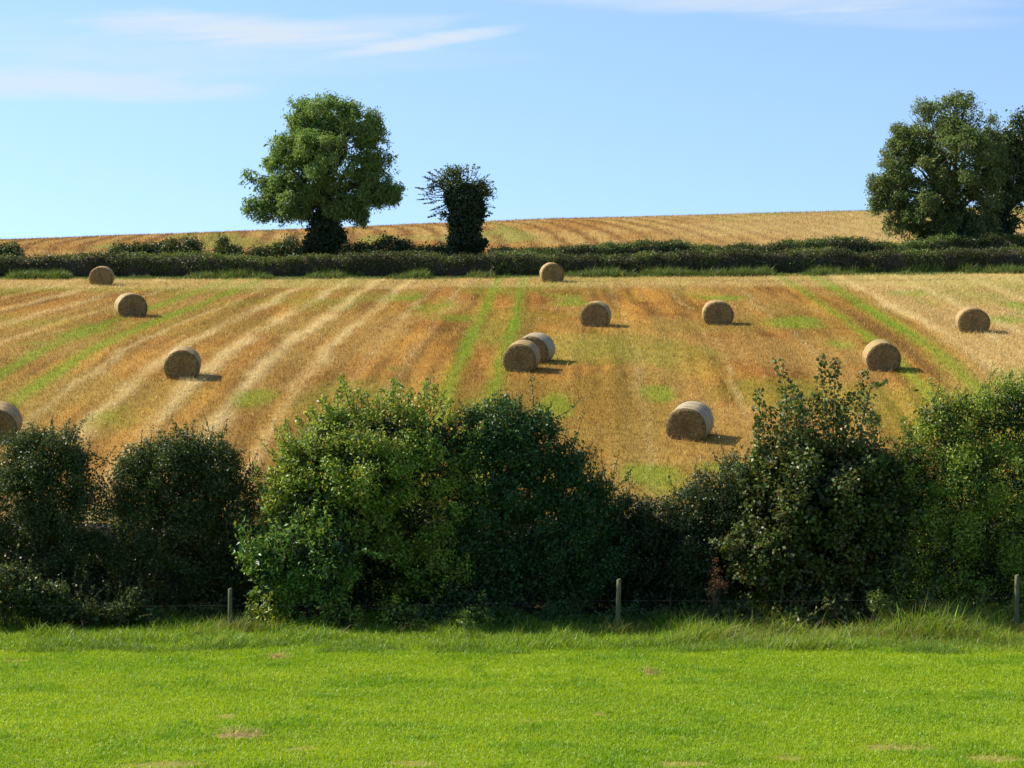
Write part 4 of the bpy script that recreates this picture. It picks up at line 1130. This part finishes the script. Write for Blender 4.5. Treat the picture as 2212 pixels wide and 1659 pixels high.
az = Mn('ARCTAN2', sx.outputs[0], sx.outputs[1])
el = Mn('ARCSINE', sx.outputs[2])
cv = node(nt, 'ShaderNodeCombineXYZ'); ln(Mn('MULTIPLY', az, 16.0), cv.inputs[0]); ln(Mn('MULTIPLY', Mn('SUBTRACT', el, Mn('MULTIPLY', az, 0.05)), 150.0), cv.inputs[1])
nz = node(nt, 'ShaderNodeTexNoise'); nz.inputs['Scale'].default_value = 1.0; nz.inputs['Detail'].default_value = 7; nz.inputs['Roughness'].default_value = 0.62; nz.inputs['Distortion'].default_value = 0.8
ln(cv.outputs[0], nz.inputs['Vector'])
wob = Mn('MULTIPLY', Mn('SUBTRACT', nz.outputs['Fac'], 0.5), 2.1)
total = None
# thin cirrus streaks: azimuth, elevation, half width, half height, tilt, strength  (radians)
for (px, py, wpx, hpx, tilt, a) in [(500, 62, 330, 34, -0.05, .85), (760, 60, 240, 26, 0.08, .5), (930, 88, 200, 17, 0.155, .9), (90, 182, 460, 34, -0.02, .8), (560, 120, 560, 50, 0.02, .25), (1600, 0, 560, 30, -0.03, .6), (200, 110, 460, 80, 0, .22), (1900, 40, 300, 22, -.05, .3)]:
    d = ray(px, py); d = d / np.linalg.norm(d)
    a0 = math.atan2(d[0], d[1]); e0 = math.asin(d[2])
    da = Mn('SUBTRACT', az, a0); de = Mn('SUBTRACT', Mn('SUBTRACT', el, e0), Mn('MULTIPLY', da, tilt))
    q = Mn('ADD', Mn('POWER', Mn('ABSOLUTE', Mn('DIVIDE', da, wpx / F_PX)), 2.0), Mn('POWER', Mn('ABSOLUTE', Mn('DIVIDE', de, hpx / F_PX)), 2.0))
    m_ = Mn('SUBTRACT', 1.0, Mn('ADD', q, wob))
    mr = node(nt, 'ShaderNodeMapRange', interpolation_type='SMOOTHSTEP'); mr.inputs['From Min'].default_value = -0.45; mr.inputs['From Max'].default_value = 1.35; mr.inputs['To Max'].default_value = a
    ln(m_, mr.inputs['Value'])
    total = mr.outputs[0] if total is None else Mn('SUBTRACT', 1.0, Mn('MULTIPLY', Mn('SUBTRACT', 1.0, total), Mn('SUBTRACT', 1.0, mr.outputs[0])))
CLOUD = (3.3, 3.7, 3.95)
mxn = node(nt, 'ShaderNodeMix', data_type='RGBA'); ln(total, mxn.inputs[0]); ln(sky.outputs[0], mxn.inputs[6]); mxn.inputs[7].default_value = (*CLOUD, 1)
bg = node(nt, 'ShaderNodeBackground'); bg.inputs['Strength'].default_value = SKY_STRENGTH
ow = node(nt, 'ShaderNodeOutputWorld'); ln(mxn.outputs[2], bg.inputs['Color']); ln(bg.outputs[0], ow.inputs[0])

vs = scene.view_settings
scene.display_settings.display_device = 'sRGB'
vs.view_transform = 'Standard'; vs.look = 'None'; vs.exposure = 0.75; vs.gamma = 1.0; vs.use_curve_mapping = False
scene.cycles.max_bounces = 8
scene.cycles.transparent_max_bounces = 8
